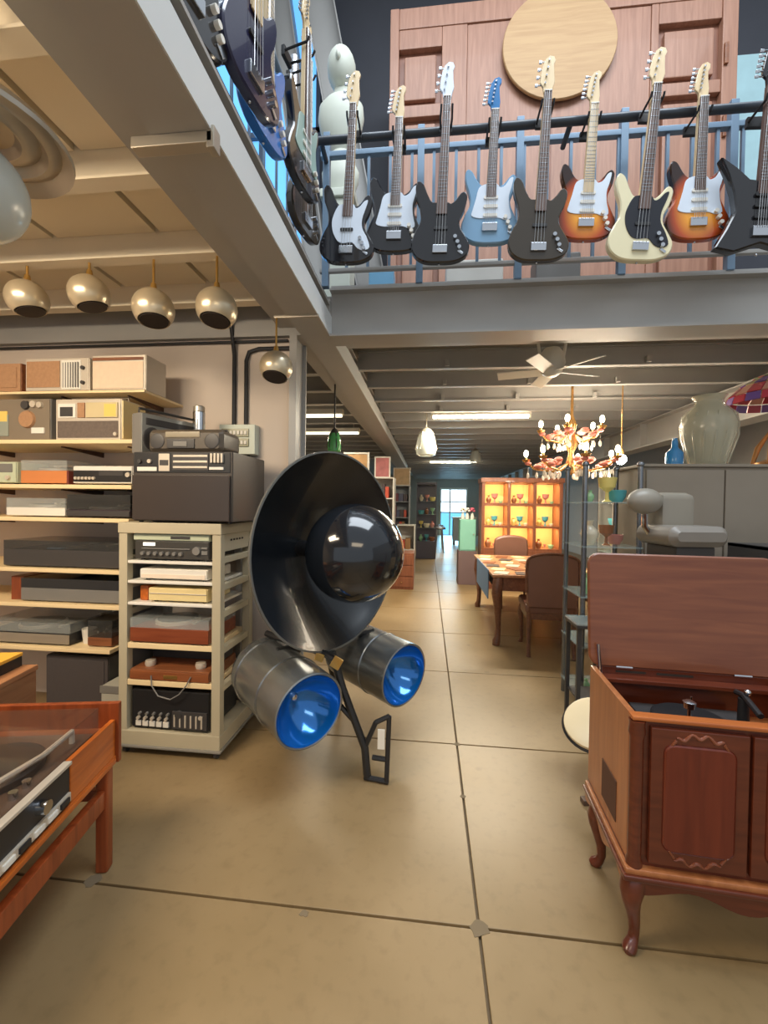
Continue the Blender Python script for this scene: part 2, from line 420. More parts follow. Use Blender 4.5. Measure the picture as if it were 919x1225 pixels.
# statue
st = thing('statue', 'white plaster bust statue on a tall pedestal behind the corner of the railing', 'statue', (-0.72, 3.25, 2.84)); st.scale = (0.95, 1, 0.93)
M_pl = mat('white_plaster', (196, 200, 186), 0.6)
bm = NB(); bx(bm, -0.15, 0.15, -0.13, 0.13, 0, 0.06, 0.01); bx(bm, -0.11, 0.11, -0.10, 0.10, 0.06, 0.95, 0.01); bx(bm, -0.14, 0.14, -0.12, 0.12, 0.95, 1.02, 0.01)
obj('pedestal', bm, M_pl, st)
bm = NB(); lathe(bm, [(0, 1.02), (0.11, 1.02), (0.12, 1.06), (0.15, 1.14), (0.155, 1.22), (0.10, 1.33), (0.07, 1.40), (0.12, 1.46), (0.17, 1.56), (0.19, 1.66), (0.18, 1.76), (0.12, 1.83), (0.07, 1.86), (0.06, 1.92), (0, 1.93)], sc=(1, 0.6), seg=24)
obj('torso', bm, M_pl, st)
bm = NB(); ball(bm, (0, 0, 2.07), 0.145, (0.80, 0.9, 1.15)); ball(bm, (0, -0.13, 2.06), 0.025, (0.8, 1, 1.4), 10, 8)
obj('head', bm, M_pl, st)
# railing across the front
ra = thing('guard_railing', 'blue grey steel guard railing along the front beam of the mezzanine', 'railing', (0, 2.745, 2.84))
obj('top_rail', bx(NB(), -0.74, 4.2, -0.02, 0.02, 0.84, 0.875, 0.004), M_rail, ra)
obj('bottom_rail', bx(NB(), -0.74, 4.2, -0.015, 0.015, 0.09, 0.115, 0.004), M_steel, ra)
pst = None
for k in range(9):
    x = -0.70 + 0.62 * k
    if pst is None: pst = obj('post', bx(NB(), -0.022, 0.022, -0.022, 0.022, -0.005, 1.0, 0.003), M_rail, ra, (x, 0, 0))
    else: part_dup(pst, ra, (x, 0, 0))
bl = None
for k in range(34):
    x = -0.56 + 0.141 * k
    if bl is None: bl = obj('baluster', bx(NB(), -0.009, 0.009, -0.009, 0.009, 0.11, 0.845), M_rail, ra, (x, 0, 0))
    else: part_dup(bl, ra, (x, 0, 0))
# hanger bar for the guitars
hb = thing('guitar_hanger_bar', 'dark round hanger bar with hooks above the guard railing', 'bar', (0, 2.585, 3.66))
bm = NB(); tube(bm, [(-0.78, 0, 0), (4.2, 0, 0)], 0.024, 12); obj('bar', bm, mat('bar_dark', (52, 60, 70), 0.35), hb)
for x in (-0.70, 0.80, 2.30, 3.8):
    bm = NB(); tube(bm, [(x, 0, -0.0), (x, 0.16, -0.02)], 0.016, 8); obj('bracket', bm, mat('bar_dark', (52, 60, 70), 0.35), hb)

# ------------------------------------------------------------------ guitars
STRAT = [(0, 0), (-.085, .008), (-.145, .045), (-.162, .10), (-.142, .165), (-.118, .22), (-.124, .28), (-.146, .345), (-.152, .395), (-.138, .425), (-.112, .412), (-.085, .365), (-.058, .335), (-.03, .33),
         (.03, .33), (.052, .325), (.075, .342), (.10, .375), (.122, .388), (.138, .365), (.132, .31), (.112, .255), (.112, .215), (.136, .16), (.162, .10), (.15, .045), (.09, .008)]
SGUARD = [(-.028, .333), (-.06, .322), (-.075, .30), (-.085, .25), (-.10, .19), (-.105, .155), (-.06, .14), (0, .142), (.05, .14), (.085, .128), (.118, .14), (.105, .20), (.10, .26), (.112, .31), (.12, .365), (.10, .36), (.078, .325), (.05, .312), (.028, .333)]
BASS = [(0, 0), (-.09, .006), (-.15, .045), (-.17, .105), (-.152, .175), (-.122, .24), (-.126, .31), (-.15, .38), (-.158, .445), (-.142, .475), (-.112, .455), (-.085, .395), (-.06, .355), (-.032, .35),
        (.032, .35), (.055, .342), (.082, .365), (.108, .40), (.13, .405), (.145, .375), (.132, .305), (.108, .25), (.112, .205), (.142, .155), (.17, .10), (.155, .04), (.09, .006)]
BGUARD = [(-.03, .35), (-.06, .34), (-.085, .29), (-.095, .24), (-.085, .18), (-.055, .13), (-.02, .115), (.035, .12), (.07, .085), (.11, .07), (.145, .09), (.125, .15), (.095, .205), (.092, .26), (.11, .32), (.122, .37), (.10, .365), (.075, .335), (.05, .325), (.03, .35)]
POINTY = [(0, .04), (-.11, .0), (-.19, .02), (-.15, .10), (-.112, .19), (-.128, .27), (-.155, .35), (-.19, .43), (-.12, .385), (-.06, .33), (-.03, .325), (.03, .325), (.06, .325), (.11, .37), (.17, .40), (.14, .32), (.112, .25), (.125, .18), (.17, .10), (.20, .01), (.10, .01)]
HEAD6 = [(-.022, 0), (-.026, .03), (-.045, .05), (-.042, .085), (-.036, .12), (-.028, .155), (-.012, .18), (.012, .19), (.028, .178), (.028, .155), (.018, .14), (.02, .10), (.026, .05), (.024, .02), (.022, 0)]
HEAD4 = [(-.024, 0), (-.028, .03), (-.046, .055), (-.044, .10), (-.036, .15), (-.022, .185), (0, .205), (.024, .20), (.034, .178), (.026, .155), (.03, .10), (.036, .06), (.026, .02), (.024, 0)]
M_maple = wood('maple_neck', (214, 184, 138), (228, 204, 160), 0.4, 2)
M_rose = wood('rosewood_board', (78, 58, 50), (104, 80, 70), 0.5, 2, coat=0)
M_string = mat('string_metal', (190, 190, 190), 0.3, 0.8)
def burst():
    m = bpy.data.materials.new('sunburst_lacquer'); m.use_nodes = True; nt = m.node_tree; b = nt.nodes['Principled BSDF']
    b.inputs['Roughness'].default_value = 0.15; b.inputs['Coat Weight'].default_value = 0.6
    tc = nt.nodes.new('ShaderNodeTexCoord'); mp = nt.nodes.new('ShaderNodeMapping')
    mp.inputs['Location'].default_value = (0, 0, -0.16 * 4.4); mp.inputs['Scale'].default_value = (5.8, 0.1, 4.4)
    gr = nt.nodes.new('ShaderNodeTexGradient'); gr.gradient_type = 'SPHERICAL'
    r = nt.nodes.new('ShaderNodeValToRGB'); e = r.color_ramp.elements
    e[0].position = 0.02; e[0].color = rgb((40, 18, 12)); e[1].position = 0.62; e[1].color = rgb((238, 160, 48))
    x = r.color_ramp.elements.new(0.26); x.color = rgb((176, 70, 24))
    L = nt.links.new; L(tc.outputs['Object'], mp.inputs['Vector']); L(mp.outputs['Vector'], gr.inputs['Vector']); L(gr.outputs['Fac'], r.inputs['Fac']); L(r.outputs['Color'], b.inputs['Base Color'])
    return m
M_burst = burst()
M_gblk = mat('guitar_black', (30, 30, 34), 0.15, coat=0.5, var=0.03)
M_gblue = mat('guitar_pale_blue', (122, 160, 190), 0.15, coat=0.5, var=0.03)
M_gcream = mat('guitar_cream', (232, 222, 184), 0.2, coat=0.4, var=0.04)
M_gdark = mat('guitar_brown_black', (58, 50, 40), 0.2, coat=0.5)
M_gwht = mat('guard_white', (216, 226, 238), 0.3)
def guitar(label, p0, p1, style, bodym, guardm, neckm, boardm, headm, rz=0.0, hook=True):
    """p0 bottom of the body, p1 tip of the head, both in world; hangs facing -Y turned by rz"""
    bass = style.startswith('bass')
    out = {'strat': STRAT, 'bass': BASS, 'pointy': POINTY}[style.split('_')[0]]
    scale_l = 0.864 if bass else 0.648
    br = 0.085 if bass else 0.10
    top = 0.35 if bass else 0.33
    nut = br + scale_l
    hl = 0.205 if bass else 0.19
    L0 = nut + hl
    p0, p1 = Vector(p0), Vector(p1); d = p1 - p0; k = d.length / L0
    lean = math.atan2(d.x, d.z) if abs(rz) < 0.1 else 0.0
    nm = 'bass_guitar' if bass else 'electric_guitar'
    t = thing(nm, label, 'guitar', p0, rot=(0, lean, rz), group=None)
    t.scale = (k, k, k)
    bm = NB(); prism(bm, smooth_loop(out, 4) if style != 'pointy' else out, -0.021, 0.021, 0.006); b = obj('body', bm, bodym, t)
    if guardm:
        bm = NB(); prism(bm, smooth_loop(BGUARD if bass else SGUARD, 3), -0.0245, -0.0205, 0.0008); obj('pickguard', bm, guardm, t)
    wn, wt = (0.021, 0.031) if bass else (0.0215, 0.028)
    bm = NB(); prism(bm, [(-wt, top - 0.06), (wt, top - 0.06), (wn, nut), (-wn, nut)], -0.026, 0.0, 0.004); nk = obj('neck', bm, neckm, t)
    bm = NB(); prism(bm, [(-wt, top - 0.075), (wt, top - 0.075), (wn, nut), (-wn, nut)], -0.031, -0.026); fbd = obj('fretboard', bm, boardm, t)
    bm = NB(); box(bm, (0, -0.030, nut), (2 * wn, 0.009, 0.005)); obj('nut', bm, M_white, t)
    bm = NB()
    for f in range(1, 20):
        z = nut - scale_l * (1 - 2 ** (-f / 12))
        if z > top - 0.07: box(bm, (0, -0.0316, z), (2 * wn + (wt - wn) * 1.6 * (nut - z) / (nut - top), 0.0015, 0.0022))
    o = obj('frets', bm, M_chrome, fbd); o['kind'] = 'stuff'
    hd = HEAD4 if bass else HEAD6
    bm = NB(); prism(bm, [(x, z + nut) for x, z in hd], -0.020, -0.006, 0.002); h = obj('headstock', bm, headm, t)
    n = 4 if bass else 6
    for i in range(n):
        z = nut + 0.045 + (hl - 0.075) * i / (n - 1)
        x = -0.041 + 0.016 * i / (n - 1)
        bm = NB(); cyl(bm, (x + 0.022, -0.030, z), (x + 0.022, -0.006, z), 0.0055, None, 8)
        cyl(bm, (x + 0.01, -0.012, z), (x - 0.018, -0.012, z), 0.0035, None, 6)
        box(bm, (x - 0.024, -0.012, z), (0.016, 0.006, 0.018 if bass else 0.013), None, 0.002)
        obj('tuner', bm, M_chrome, h)
    # pickups, bridge, knobs
    pus = [(0.0, top - 0.155)] if bass else [(0, 0.155), (0, 0.205), (0, 0.255)]
    pm = M_blk if (guardm is None or bass) else M_white
    for (x, z) in pus:
        bm = NB(); prism(bm, rrect(x - 0.04, x + 0.04, z - 0.009, z + 0.009, 0.006, 3), -0.030, -0.02); obj('pickup', bm, pm, t)
    bm = NB(); box(bm, (0, -0.027, br - 0.012), (0.085, 0.014, 0.045), None, 0.003); obj('bridge', bm, M_chrome, t)
    for (x, z) in ((0.10, 0.11), (0.112, 0.08), (0.085, 0.14)):
        bm = NB(); cyl(bm, (x, -0.038, z), (x, -0.02, z), 0.011, None, 12); obj('knob', bm, M_chrome if bass else M_white, t)
    bm = NB(); box(bm, (0.12, -0.024, 0.055), (0.035, 0.006, 0.014), Matrix.Rotation(0.6, 3, 'Y'), 0.002); obj('jack_plate', bm, M_chrome, t)
    bm = NB()
    for i in range(n):
        f = (i / (n - 1) - 0.5) * 2
        cyl(bm, (f * 0.026, -0.036, br), (f * (wn - 0.004), -0.034, nut), 0.0011, None, 4)
    o = obj('strings', bm, M_string, t); o['kind'] = 'stuff'
    for sx in (-1, 1):
        bm = NB(); cyl(bm, (sx * 0.10, 0, 0.3), (sx * 0.10, -0.0, 0.3), 0.001) if False else ball(bm, (0, -0.0, -0.004 if sx > 0 else -0.006), 0.006, seg=8, rings=6)
        if sx > 0: obj('strap_button', bm, M_chrome, t)
        else: bm.free()
    if hook:
        bm = NB()
        for sx in (-1, 1):
            tube(bm, [(sx * 0.03, 0.10 / k, nut - 0.085), (sx * 0.034, 0.02, nut - 0.085), (sx * 0.032, -0.035, nut - 0.08), (sx * 0.032, -0.045, nut - 0.06)], 0.006, 6)
        box(bm, (0, 0.09 / k, nut - 0.085), (0.075, 0.02, 0.05), None, 0.004)
        obj('hook', bm, M_blk, t)
    return t
GB, GS = 2.466, 2.528   # basses and guitars hang at alternating depths
guitar('black bass with pale pickguard hanging in front of the white statue', (-0.508, GB, 2.823), (-0.462, GB, 3.931), 'bass_p', M_gblk, M_gwht, M_maple, M_rose, M_maple)
guitar('black electric guitar with white pickguard and dark neck by the wardrobe edge', (-0.232, GS, 2.909), (-0.197, GS, 3.883), 'strat', M_gblk, M_gwht, M_maple, M_rose, M_maple)
guitar('black bass without pickguard and with a pale headstock beside the pale blue guitar', (0.041, GB, 2.799), (0.08, GB, 3.929), 'bass_j', M_gblk, None, M_maple, M_rose, M_gwht)
guitar('pale blue electric guitar with a bright blue headstock', (0.327, GS, 2.93), (0.357, GS, 3.88), 'strat', M_gblue, M_gwht, M_maple, M_rose, mat('headstock_blue', (20, 110, 170), 0.2, coat=0.4))
guitar('dark brown bass hanging below the round wooden disc', (0.589, GB, 2.784), (0.636, GB, 3.91), 'bass_j', M_gdark, None, M_maple, M_rose, M_maple)
guitar('sunburst electric guitar with a pale maple neck', (0.861, GS, 2.926), (0.909, GS, 3.866), 'strat', M_burst, M_gwht, M_maple, M_maple, M_maple)
guitar('cream bass with a black pickguard', (1.125, GB, 2.759), (1.217, GB, 3.901), 'bass_p', M_gcream, mat('guard_black', (34, 36, 44), 0.25), M_maple, M_rose, M_maple)
guitar('sunburst electric guitar with a dark rosewood neck', (1.458, GS, 2.895), (1.477, GS, 3.858), 'strat', M_burst, M_gwht, M_maple, M_rose, M_maple)
guitar('black pointed electric guitar with a black headstock at the dark wall', (1.715, 2.44, 2.76), (1.765, 2.44, 3.84), 'pointy', M_gblk, None, M_rose, M_rose, M_gblk)
# guitars along the left edge, facing the hall
lg = [('black electric guitar hanging over the pale edge strip beside the shiny steel post', 1.14, 2.74, 'strat', M_gblk, None, M_rose),
      ('dark navy bass hanging next to the shiny steel post', 1.42, 2.80, 'bass_j', mat('guitar_navy', (36, 36, 66), 0.2, coat=0.5), None, M_maple),
      ('bright blue electric guitar on the left edge of the mezzanine', 1.70, 2.90, 'strat', mat('guitar_bright_blue', (36, 112, 190), 0.2, coat=0.5), None, M_maple),
      ('black guitar with a pale green pickguard on the left edge of the mezzanine', 2.02, 2.93, 'strat', M_gblk, mat('guard_green', (150, 178, 170), 0.3), M_rose),
      ('brown bass with a wooden neck near the corner of the railing', 2.27, 2.88, 'bass_p', M_gdark, None, M_maple)]
for gi_, (lab, y, z, stl, bm_, gm_, nk_) in enumerate(lg):
    gx = -0.705 + 0.065 * (gi_ % 2)
    ln = 1.15 if stl.startswith('bass') else 0.95
    guitar(lab, (gx, y, z), (gx, y, z + ln), stl, bm_, gm_, M_maple, nk_, M_maple, rz=R(80))
lr = thing('edge_railing', 'steel guard railing with shiny posts along the left edge of the mezzanine', 'railing', (-0.83, 0, 2.84))
bm = NB(); tube(bm, [(0, -2.3, 0.86), (0, 2.70, 0.86)], 0.02, 10); obj('top_rail', bm, M_rail, lr)
bm = NB(); tube(bm, [(0, -2.3, 0.10), (0, 2.70, 0.10)], 0.012, 10); obj('bottom_rail', bm, M_rail, lr)
for y in (0.1, 1.30, 2.45):
    bm = NB(); cyl(bm, (0, y, -0.01), (0, y, 1.2), 0.024, None, 14); obj('post', bm, M_chrome, lr)
for k in range(16):
    y = -0.2 + 0.17 * k
    bm = NB(); cyl(bm, (0, y, 0.09), (0, y, 0.86), 0.007, None, 6); obj('baluster', bm, M_rail, lr)
# odds and ends standing on the deck behind the railing
tag(obj('blue_crate', bx(NB(), -0.45, -0.27, 3.0, 3.16, 2.86, 3.10, 0.01), mat('crate_blue', (130, 190, 226), 0.4)), 'light blue storage crate on the deck behind the black guitars', 'crate')
tag(obj('white_amplifier', bx(NB(), 0.10, 0.50, 3.02, 3.2, 2.86, 3.14, 0.015), M_white), 'white boxy amplifier on the deck behind the pale blue guitar', 'amplifier')
tag(obj('grey_amplifier', bx(NB(), 0.72, 1.02, 3.02, 3.2, 2.86, 3.16, 0.015), M_grey), 'grey boxy amplifier on the deck behind the sunburst guitar', 'amplifier')
tag(obj('cyan_poster', bx(NB(), 2.5, 3.3, 4.555, 4.597, 4.6, 5.9, 0.004), mat('poster_cyan', (176, 212, 218), 0.6, var=0.15)), 'pale cyan poster on the dark upper wall behind the pointed guitar', 'poster')
# hanging mic stand tube, bracket under the beam
bk = thing('light_bracket', 'pale metal bracket strip fixed across the underside of the left beam', 'bracket', (-0.78, 1.21, 2.50))
bm = NB(); bx(bm, -0.13, 0.13, -0.02, 0.02, -0.035, 0.0, 0.004); obj('channel', bm, M_alu, bk)
bm = NB(); bx(bm, 0.11, 0.135, -0.02, 0.02, -0.05, 0.015, 0.003); obj('end_plate', bm, M_alu, bk)

# ================================================================== LAMPS
M_ball = mat('lamp_satin_metal', (206, 192, 164), 0.28, 0.6)
def ball_lamp(label, loc, top, r, tilt=(0, 0)):
    t = thing('ball_lamp', label, 'lamp', loc, group='satin ball lamps under the left mezzanine')
    d = Vector((tilt[0], tilt[1], -1)).normalized()
    bm = NB(); prof = []
    for k in range(0, 15):
        a = R(-90 + 132 * k / 14.0); prof.append((r * math.cos(a), r * math.sin(a)))
    prof += [(p[0] * 0.93, p[1] * 0.93) for p in prof[::-1]]
    prof[0] = (0, -r); prof[-1] = (0, -r * 0.93)
    lathe(bm, prof, (0, 0, 0), d, 28); sh = obj('shade', bm, M_ball, t)
    bm = NB(); lathe(bm, [(0, 0), (r * 0.66, 0), (r * 0.66, 0.01), (0, 0.012)], d * (r * 0.60), d, 24); obj('baffle', bm, M_dark, sh)
    bm = NB(); tube(bm, [(0, 0, r * 0.95), (0, 0, top - loc[2])], 0.006, 8); obj('rod', bm, mat('brass', (200, 160, 90), 0.3, 0.8), t)
    bm = NB(); cyl(bm, (0, 0, r * 0.93), (0, 0, r * 0.93 + 0.035), 0.018, 0.012, 12); obj('socket', bm, mat('brass', (200, 160, 90), 0.3, 0.8), t)
    return t
ball_lamp('satin ball lamp on a brass rod, first in the row from the big globe lamp', (-2.085, 1.98, 2.44), 2.61, 0.095, (0.25, 0.1))
ball_lamp('satin ball lamp on a brass rod, second in the row from the big globe lamp', (-1.735, 1.98, 2.45), 2.61, 0.095, (0.25, 0.1))
ball_lamp('satin ball lamp on a brass rod, third in the row from the big globe lamp', (-1.385, 1.98, 2.365), 2.61, 0.098, (0.15, -0.15))
ball_lamp('satin ball lamp hanging beside the left beam, last in the row', (-1.052, 1.98, 2.355), 2.61, 0.098, (0.0, -0.2))
ball_lamp('silver ball lamp hanging from an arm near the dark column', (-0.905, 2.40, 2.20), 2.505, 0.096, (0.0, -0.3))
am = thing('lamp_arm', 'thin pale arm under the left beam carrying the silver ball lamp', 'arm', (-0.78, 2.40, 2.505))
bm = NB(); bx(bm, -0.14, 0.13, -0.008, 0.008, -0.016, 0.0, 0.003); obj('bar', bm, M_alu, am)
# big globe lamp with disc shade at the left
gl = thing('globe_lamp', 'big frosted globe lamp under a wide metal disc', 'lamp', (-1.16, 0.95, 2.18))
bm = NB(); ball(bm, (0, 0, 0), 0.12, seg=28, rings=18); obj('globe', bm, mat('frosted_glass', (186, 194, 192), 0.25), gl)
bm = NB(); lathe(bm, [(0.05, 0.19), (0.15, 0.185), (0.19, 0.17), (0.215, 0.14), (0.213, 0.128), (0.205, 0.135), (0.185, 0.155), (0.17, 0.145), (0.155, 0.145), (0.14, 0.165), (0.12, 0.15), (0.10, 0.15), (0.085, 0.17), (0.05, 0.175)], seg=40, close=True); obj('disc_shade', bm, M_alu, gl)
bm = NB(); lathe(bm, [(0, 0.10), (0.055, 0.10), (0.05, 0.2), (0, 0.2)], seg=24); obj('collar', bm, mat('copper', (196, 140, 90), 0.3, 0.7), gl)
bm = NB(); cyl(bm, (0, 0, 0.19), (0, 0, 0.563), 0.012); obj('rod', bm, M_alu, gl)

# conduit and breaker box on the left wall
bb = thing('breaker_box', 'pale breaker box with switch rows on the left wall', 'breaker box', (-1.277, 2.75, 1.723))
obj('case', bx(NB(), -0.125, 0.125, -0.07, 0.002, 0, 0.2, 0.006), mat('pale_green_box', (206, 214, 200), 0.5), bb)
for z in (0.05, 0.115):
    dv = obj('door', bx(NB(), -0.105, 0.085, -0.078, -0.069, z, z + 0.055, 0.003), mat('breaker_smoke', (150, 148, 120), 0.3), bb)
    for k in range(7): obj('switch', bx(NB(), -0.095 + 0.025 * k, -0.078 + 0.025 * k, -0.084, -0.077, z + 0.015, z + 0.04, 0.002), M_white, dv)
for nm, pts, lab in (('conduit', [(-1.325, 2.735, 1.92), (-1.325, 2.735, 2.40), (-1.325, 2.68, 2.60), (-1.325, 2.5, 2.62)], 'black conduit pipe rising from the breaker box to the ceiling'),
                     ('conduit', [(-1.24, 2.735, 1.92), (-1.24, 2.735, 2.36), (-1.22, 2.735, 2.42), (-1.15, 2.735, 2.44), (-0.93, 2.735, 2.44)], 'black conduit pipe bending from the breaker box towards the dark column'),
                     ('conduit', [(-1.22, 2.735, 1.73), (-1.22, 2.735, 0.5)], 'black conduit pipe running down below the breaker box'),
                     ('conduit', [(-3.6, 2.735, 2.49), (-0.95, 2.735, 2.49)], 'thin black cable pipe along the top of the left wall')):
    bm = NB(); tube(bm, pts, 0.014 if len(pts) > 2 else 0.01, 8); tag(obj(nm, bm, M_blk), lab, 'pipe')
bm = NB(); bx(bm, -1.30, -1.26, 2.72, 2.75, 0, 1.5, 0.003)
tag(obj('cable_trunk', bm, M_alu), 'pale upright cable trunk under the breaker box', 'pipe')

# ================================================================== HIFI BUILDERS
def knob(par, x, z, y, r=0.01, m=None, h=0.014):
    bm = NB(); cyl(bm, (x, y, z), (x, y - h, z), r, r * 0.9, 14); return obj('knob', bm, m or M_silv, par)
def unit(name, label, cat, x0, x1, y0, y1, z0, z1, body, face=None, knobs=(), wins=(), feet=True, rotz=0.0, group=None, bev=0.006):
    """box shaped device; knobs (u,v,r) and windows (u0,u1,v0,v1,material,name) are in 0..1 of the face"""
    w_, h_ = x1 - x0, z1 - z0
    t = thing(name, label, cat, ((x0 + x1) / 2, y0, z0), rotz, group)
    f = 0.008 if feet else 0.0
    obj('body', bx(NB(), -w_ / 2, w_ / 2, 0.006, y1 - y0, f, h_, bev), body, t)
    fp = obj('face_panel', bx(NB(), -w_ / 2 + 0.004, w_ / 2 - 0.004, 0, 0.012, f + 0.004, h_ - 0.004, 0.002), face or body, t)
    for wi_, (u0, u1, v0, v1, m, nm) in enumerate(wins):
        obj(nm, bx(NB(), -w_ / 2 + u0 * w_, -w_ / 2 + u1 * w_, -0.004 - 0.0011 * wi_, 0.006, f + v0 * (h_ - f), f + v1 * (h_ - f), 0.0015), m, fp)
    for kn in knobs:
        knob(fp, -w_ / 2 + kn[0] * w_, f + kn[1] * (h_ - f), 0.0, kn[2], kn[3] if len(kn) > 3 else M_silv)
    if feet:
        for sx in (-1, 1):
            for yy in (0.03, y1 - y0 - 0.03):
                bm = NB(); cyl(bm, (sx * (w_ / 2 - 0.03), yy, 0), (sx * (w_ / 2 - 0.03), yy, 0.012), 0.012, None, 10); obj('foot', bm, M_blk, t)
    return t
def turntable(label, x0, x1, y0, y1, z0, hp, plinth, cover=None, ch=0.07, front=None, platter=None, arm=True, rotz=0.0, knobs=(), wins=()):
    w_, dpt = x1 - x0, y1 - y0
    t = thing('turntable', label, 'turntable', ((x0 + x1) / 2, y0, z0), rotz)
    pl = obj('plinth', bx(NB(), -w_ / 2, w_ / 2, 0, dpt, 0.008, hp, 0.004), plinth, t)
    if front: obj('front_trim', bx(NB(), -w_ / 2 + 0.002, w_ / 2 - 0.002, -0.005, 0.003, 0.012, hp - 0.006, 0.001), front, pl)
    r = min(dpt, w_) * 0.37
    bm = NB(); lathe(bm, [(0, hp), (r, hp), (r, hp + 0.016), (r - 0.008, hp + 0.02), (0, hp + 0.02)], (-w_ * 0.1, dpt * 0.5, 0), seg=36); pt = obj('platter', bm, platter or M_alu, t)
    bm = NB(); lathe(bm, [(0, hp + 0.0195), (r * 0.9, hp + 0.0195), (r * 0.9, hp + 0.024), (0, hp + 0.024)], (-w_ * 0.1, dpt * 0.5, 0), seg=36); obj('mat', bm, M_blk, pt)
    bm = NB(); cyl(bm, (-w_ * 0.1, dpt * 0.5, hp + 0.02), (-w_ * 0.1, dpt * 0.5, hp + 0.034), 0.004, None, 8); obj('spindle', bm, M_chrome, pt)
    if arm:
        ax, ay = w_ * 0.40, dpt * 0.78
        bm = NB(); cyl(bm, (ax, ay, hp - 0.001), (ax, ay, hp + 0.035), 0.02, 0.016, 14); tube(bm, [(ax, ay + 0.04, hp + 0.035), (ax, ay, hp + 0.037), (ax - 0.01, ay - 0.12, hp + 0.037), (ax - 0.05, ay - 0.2, hp + 0.03)], 0.0045, 8)
        box(bm, (ax - 0.055, ay - 0.21, hp + 0.027), (0.016, 0.03, 0.012)); cyl(bm, (ax, ay + 0.03, hp + 0.035), (ax, ay + 0.06, hp + 0.035), 0.013, None, 12)
        obj('tonearm', bm, M_alu, t)
    if cover:
        bm = NB(); zz = hp + 0.001
        for a in ((-w_ / 2, w_ / 2, 0.002, 0.005), (-w_ / 2, w_ / 2, dpt - 0.005, dpt - 0.002)): bx(bm, a[0], a[1], a[2], a[3], zz, zz + ch)
        bx(bm, -w_ / 2, -w_ / 2 + 0.003, 0.005, dpt - 0.005, zz, zz + ch); bx(bm, w_ / 2 - 0.003, w_ / 2, 0.005, dpt - 0.005, zz, zz + ch)
        bx(bm, -w_ / 2, w_ / 2, 0.002, dpt - 0.002, zz + ch, zz + ch + 0.003)
        obj('dust_cover', bm, cover, t)
    for kn in knobs: knob(pl, -w_ / 2 + kn[0] * w_, kn[1] * hp, -0.004, kn[2])
    for (u0, u1, v0, v1, m, nm) in wins:
        obj(nm, bx(NB(), -w_ / 2 + u0 * w_, -w_ / 2 + u1 * w_, -0.009, 0.0, v0 * hp, v1 * hp, 0.001), m, pl)
    return t
G_smoke = glass('smoked_acrylic', (60, 62, 62), 0.55)
G_clear = glass('clear_acrylic', (206, 214, 212), 0.80)

# ------------------------------------------------------------------ wall shelves on the left
SY0, SY1 = 2.30, 2.752
shelves = [(2.07, -3.4, -1.70, 2.35, 0.016, 'thin cream shelf board carrying the two flat silver radios'),
           (1.765, -3.4, -1.705, SY0, 0.025, 'cream shelf board carrying the big silver cassette radio'),
           (1.495, -3.4, -1.745, SY0, 0.025, 'cream shelf board carrying the orange record player'),
           (1.295, -3.4, -1.76, SY0, 0.025, 'cream shelf board carrying the white record player'),
           (0.985, -3.4, -1.80, SY0, 0.025, 'cream shelf board under the long black turntable'),
           (0.772, -3.4, -1.81, SY0, 0.025, 'cream shelf board under the grey fronted turntable'),
           (0.505, -3.4, -1.88, SY0, 0.025, 'lowest cream shelf board with the white mug')]
for (zt, xa, xb, ya, th, lab) in shelves:
    t = thing('hanging_shelf', lab, 'shelf', ((xa + xb) / 2, SY1, zt - th)); hw = (xb - xa) / 2
    obj('board', bx(NB(), -hw, hw, ya - SY1, 0, 0, th, 0.004), M_shelf, t)
    for xx in (-2.30, -1.85, -3.0):
        if xx > xb: continue
        lx = xx - (xa + xb) / 2
        bm = NB(); prism(bm, [(0.004, -0.035), (0.004, 0.0), (-0.34, 0.0), (-0.34, -0.008), (-0.30, -0.01), (-0.012, -0.035)], lx - 0.006, lx + 0.006, 0, Matrix(((0, 1, 0, 0), (1, 0, 0, 0), (0, 0, 1, 0), (0, 0, 0, 1))))
        obj('bracket', bm, mat('bracket_brown', (86, 60, 46), 0.5), t)
Mgr = mat('speaker_grille_brown', (168, 128, 94), 0.8, scale=60, var=0.2)
Mgrd = mat('speaker_grille_dark', (104, 92, 84), 0.8, scale=60, var=0.25)
t = unit('table_radio', 'flat silver radio with brown grille and slatted end on the top shelf', 'radio', -2.50, -2.07, 2.36, 2.56, 2.07, 2.275, M_silv, M_silv,
         wins=[(0.03, 0.55, 0.12, 0.9, Mgr, 'grille'), (0.58, 0.88, 0.05, 0.92, M_white, 'slat_panel')] + [(0.60 + 0.04 * k, 0.615 + 0.04 * k, 0.1, 0.85, M_grey, 'slat') for k in range(7)], feet=False)
for k in range(2): knob(t, 0.178, 0.05 + 0.09 * k, 0.0, 0.012, M_dgrey)
t = unit('table_radio', 'flat pale radio with a plain beige front on the top shelf', 'radio', -2.05, -1.70, 2.36, 2.56, 2.07, 2.285, M_silv, M_silv,
         wins=[(0.02, 0.96, 0.05, 0.80, mat('beige_cloth', (224, 200, 174), 0.8, scale=40), 'grille'), (0.02, 0.96, 0.84, 0.92, M_brown, 'top_trim')], feet=False)
unit('table_radio', 'brown radio at the far end of the top shelf', 'radio', -2.80, -2.53, 2.36, 2.56, 2.07, 2.25, M_brown, Mgr, wins=[(0.1, 0.9, 0.15, 0.85, Mgr, 'grille')], feet=False)
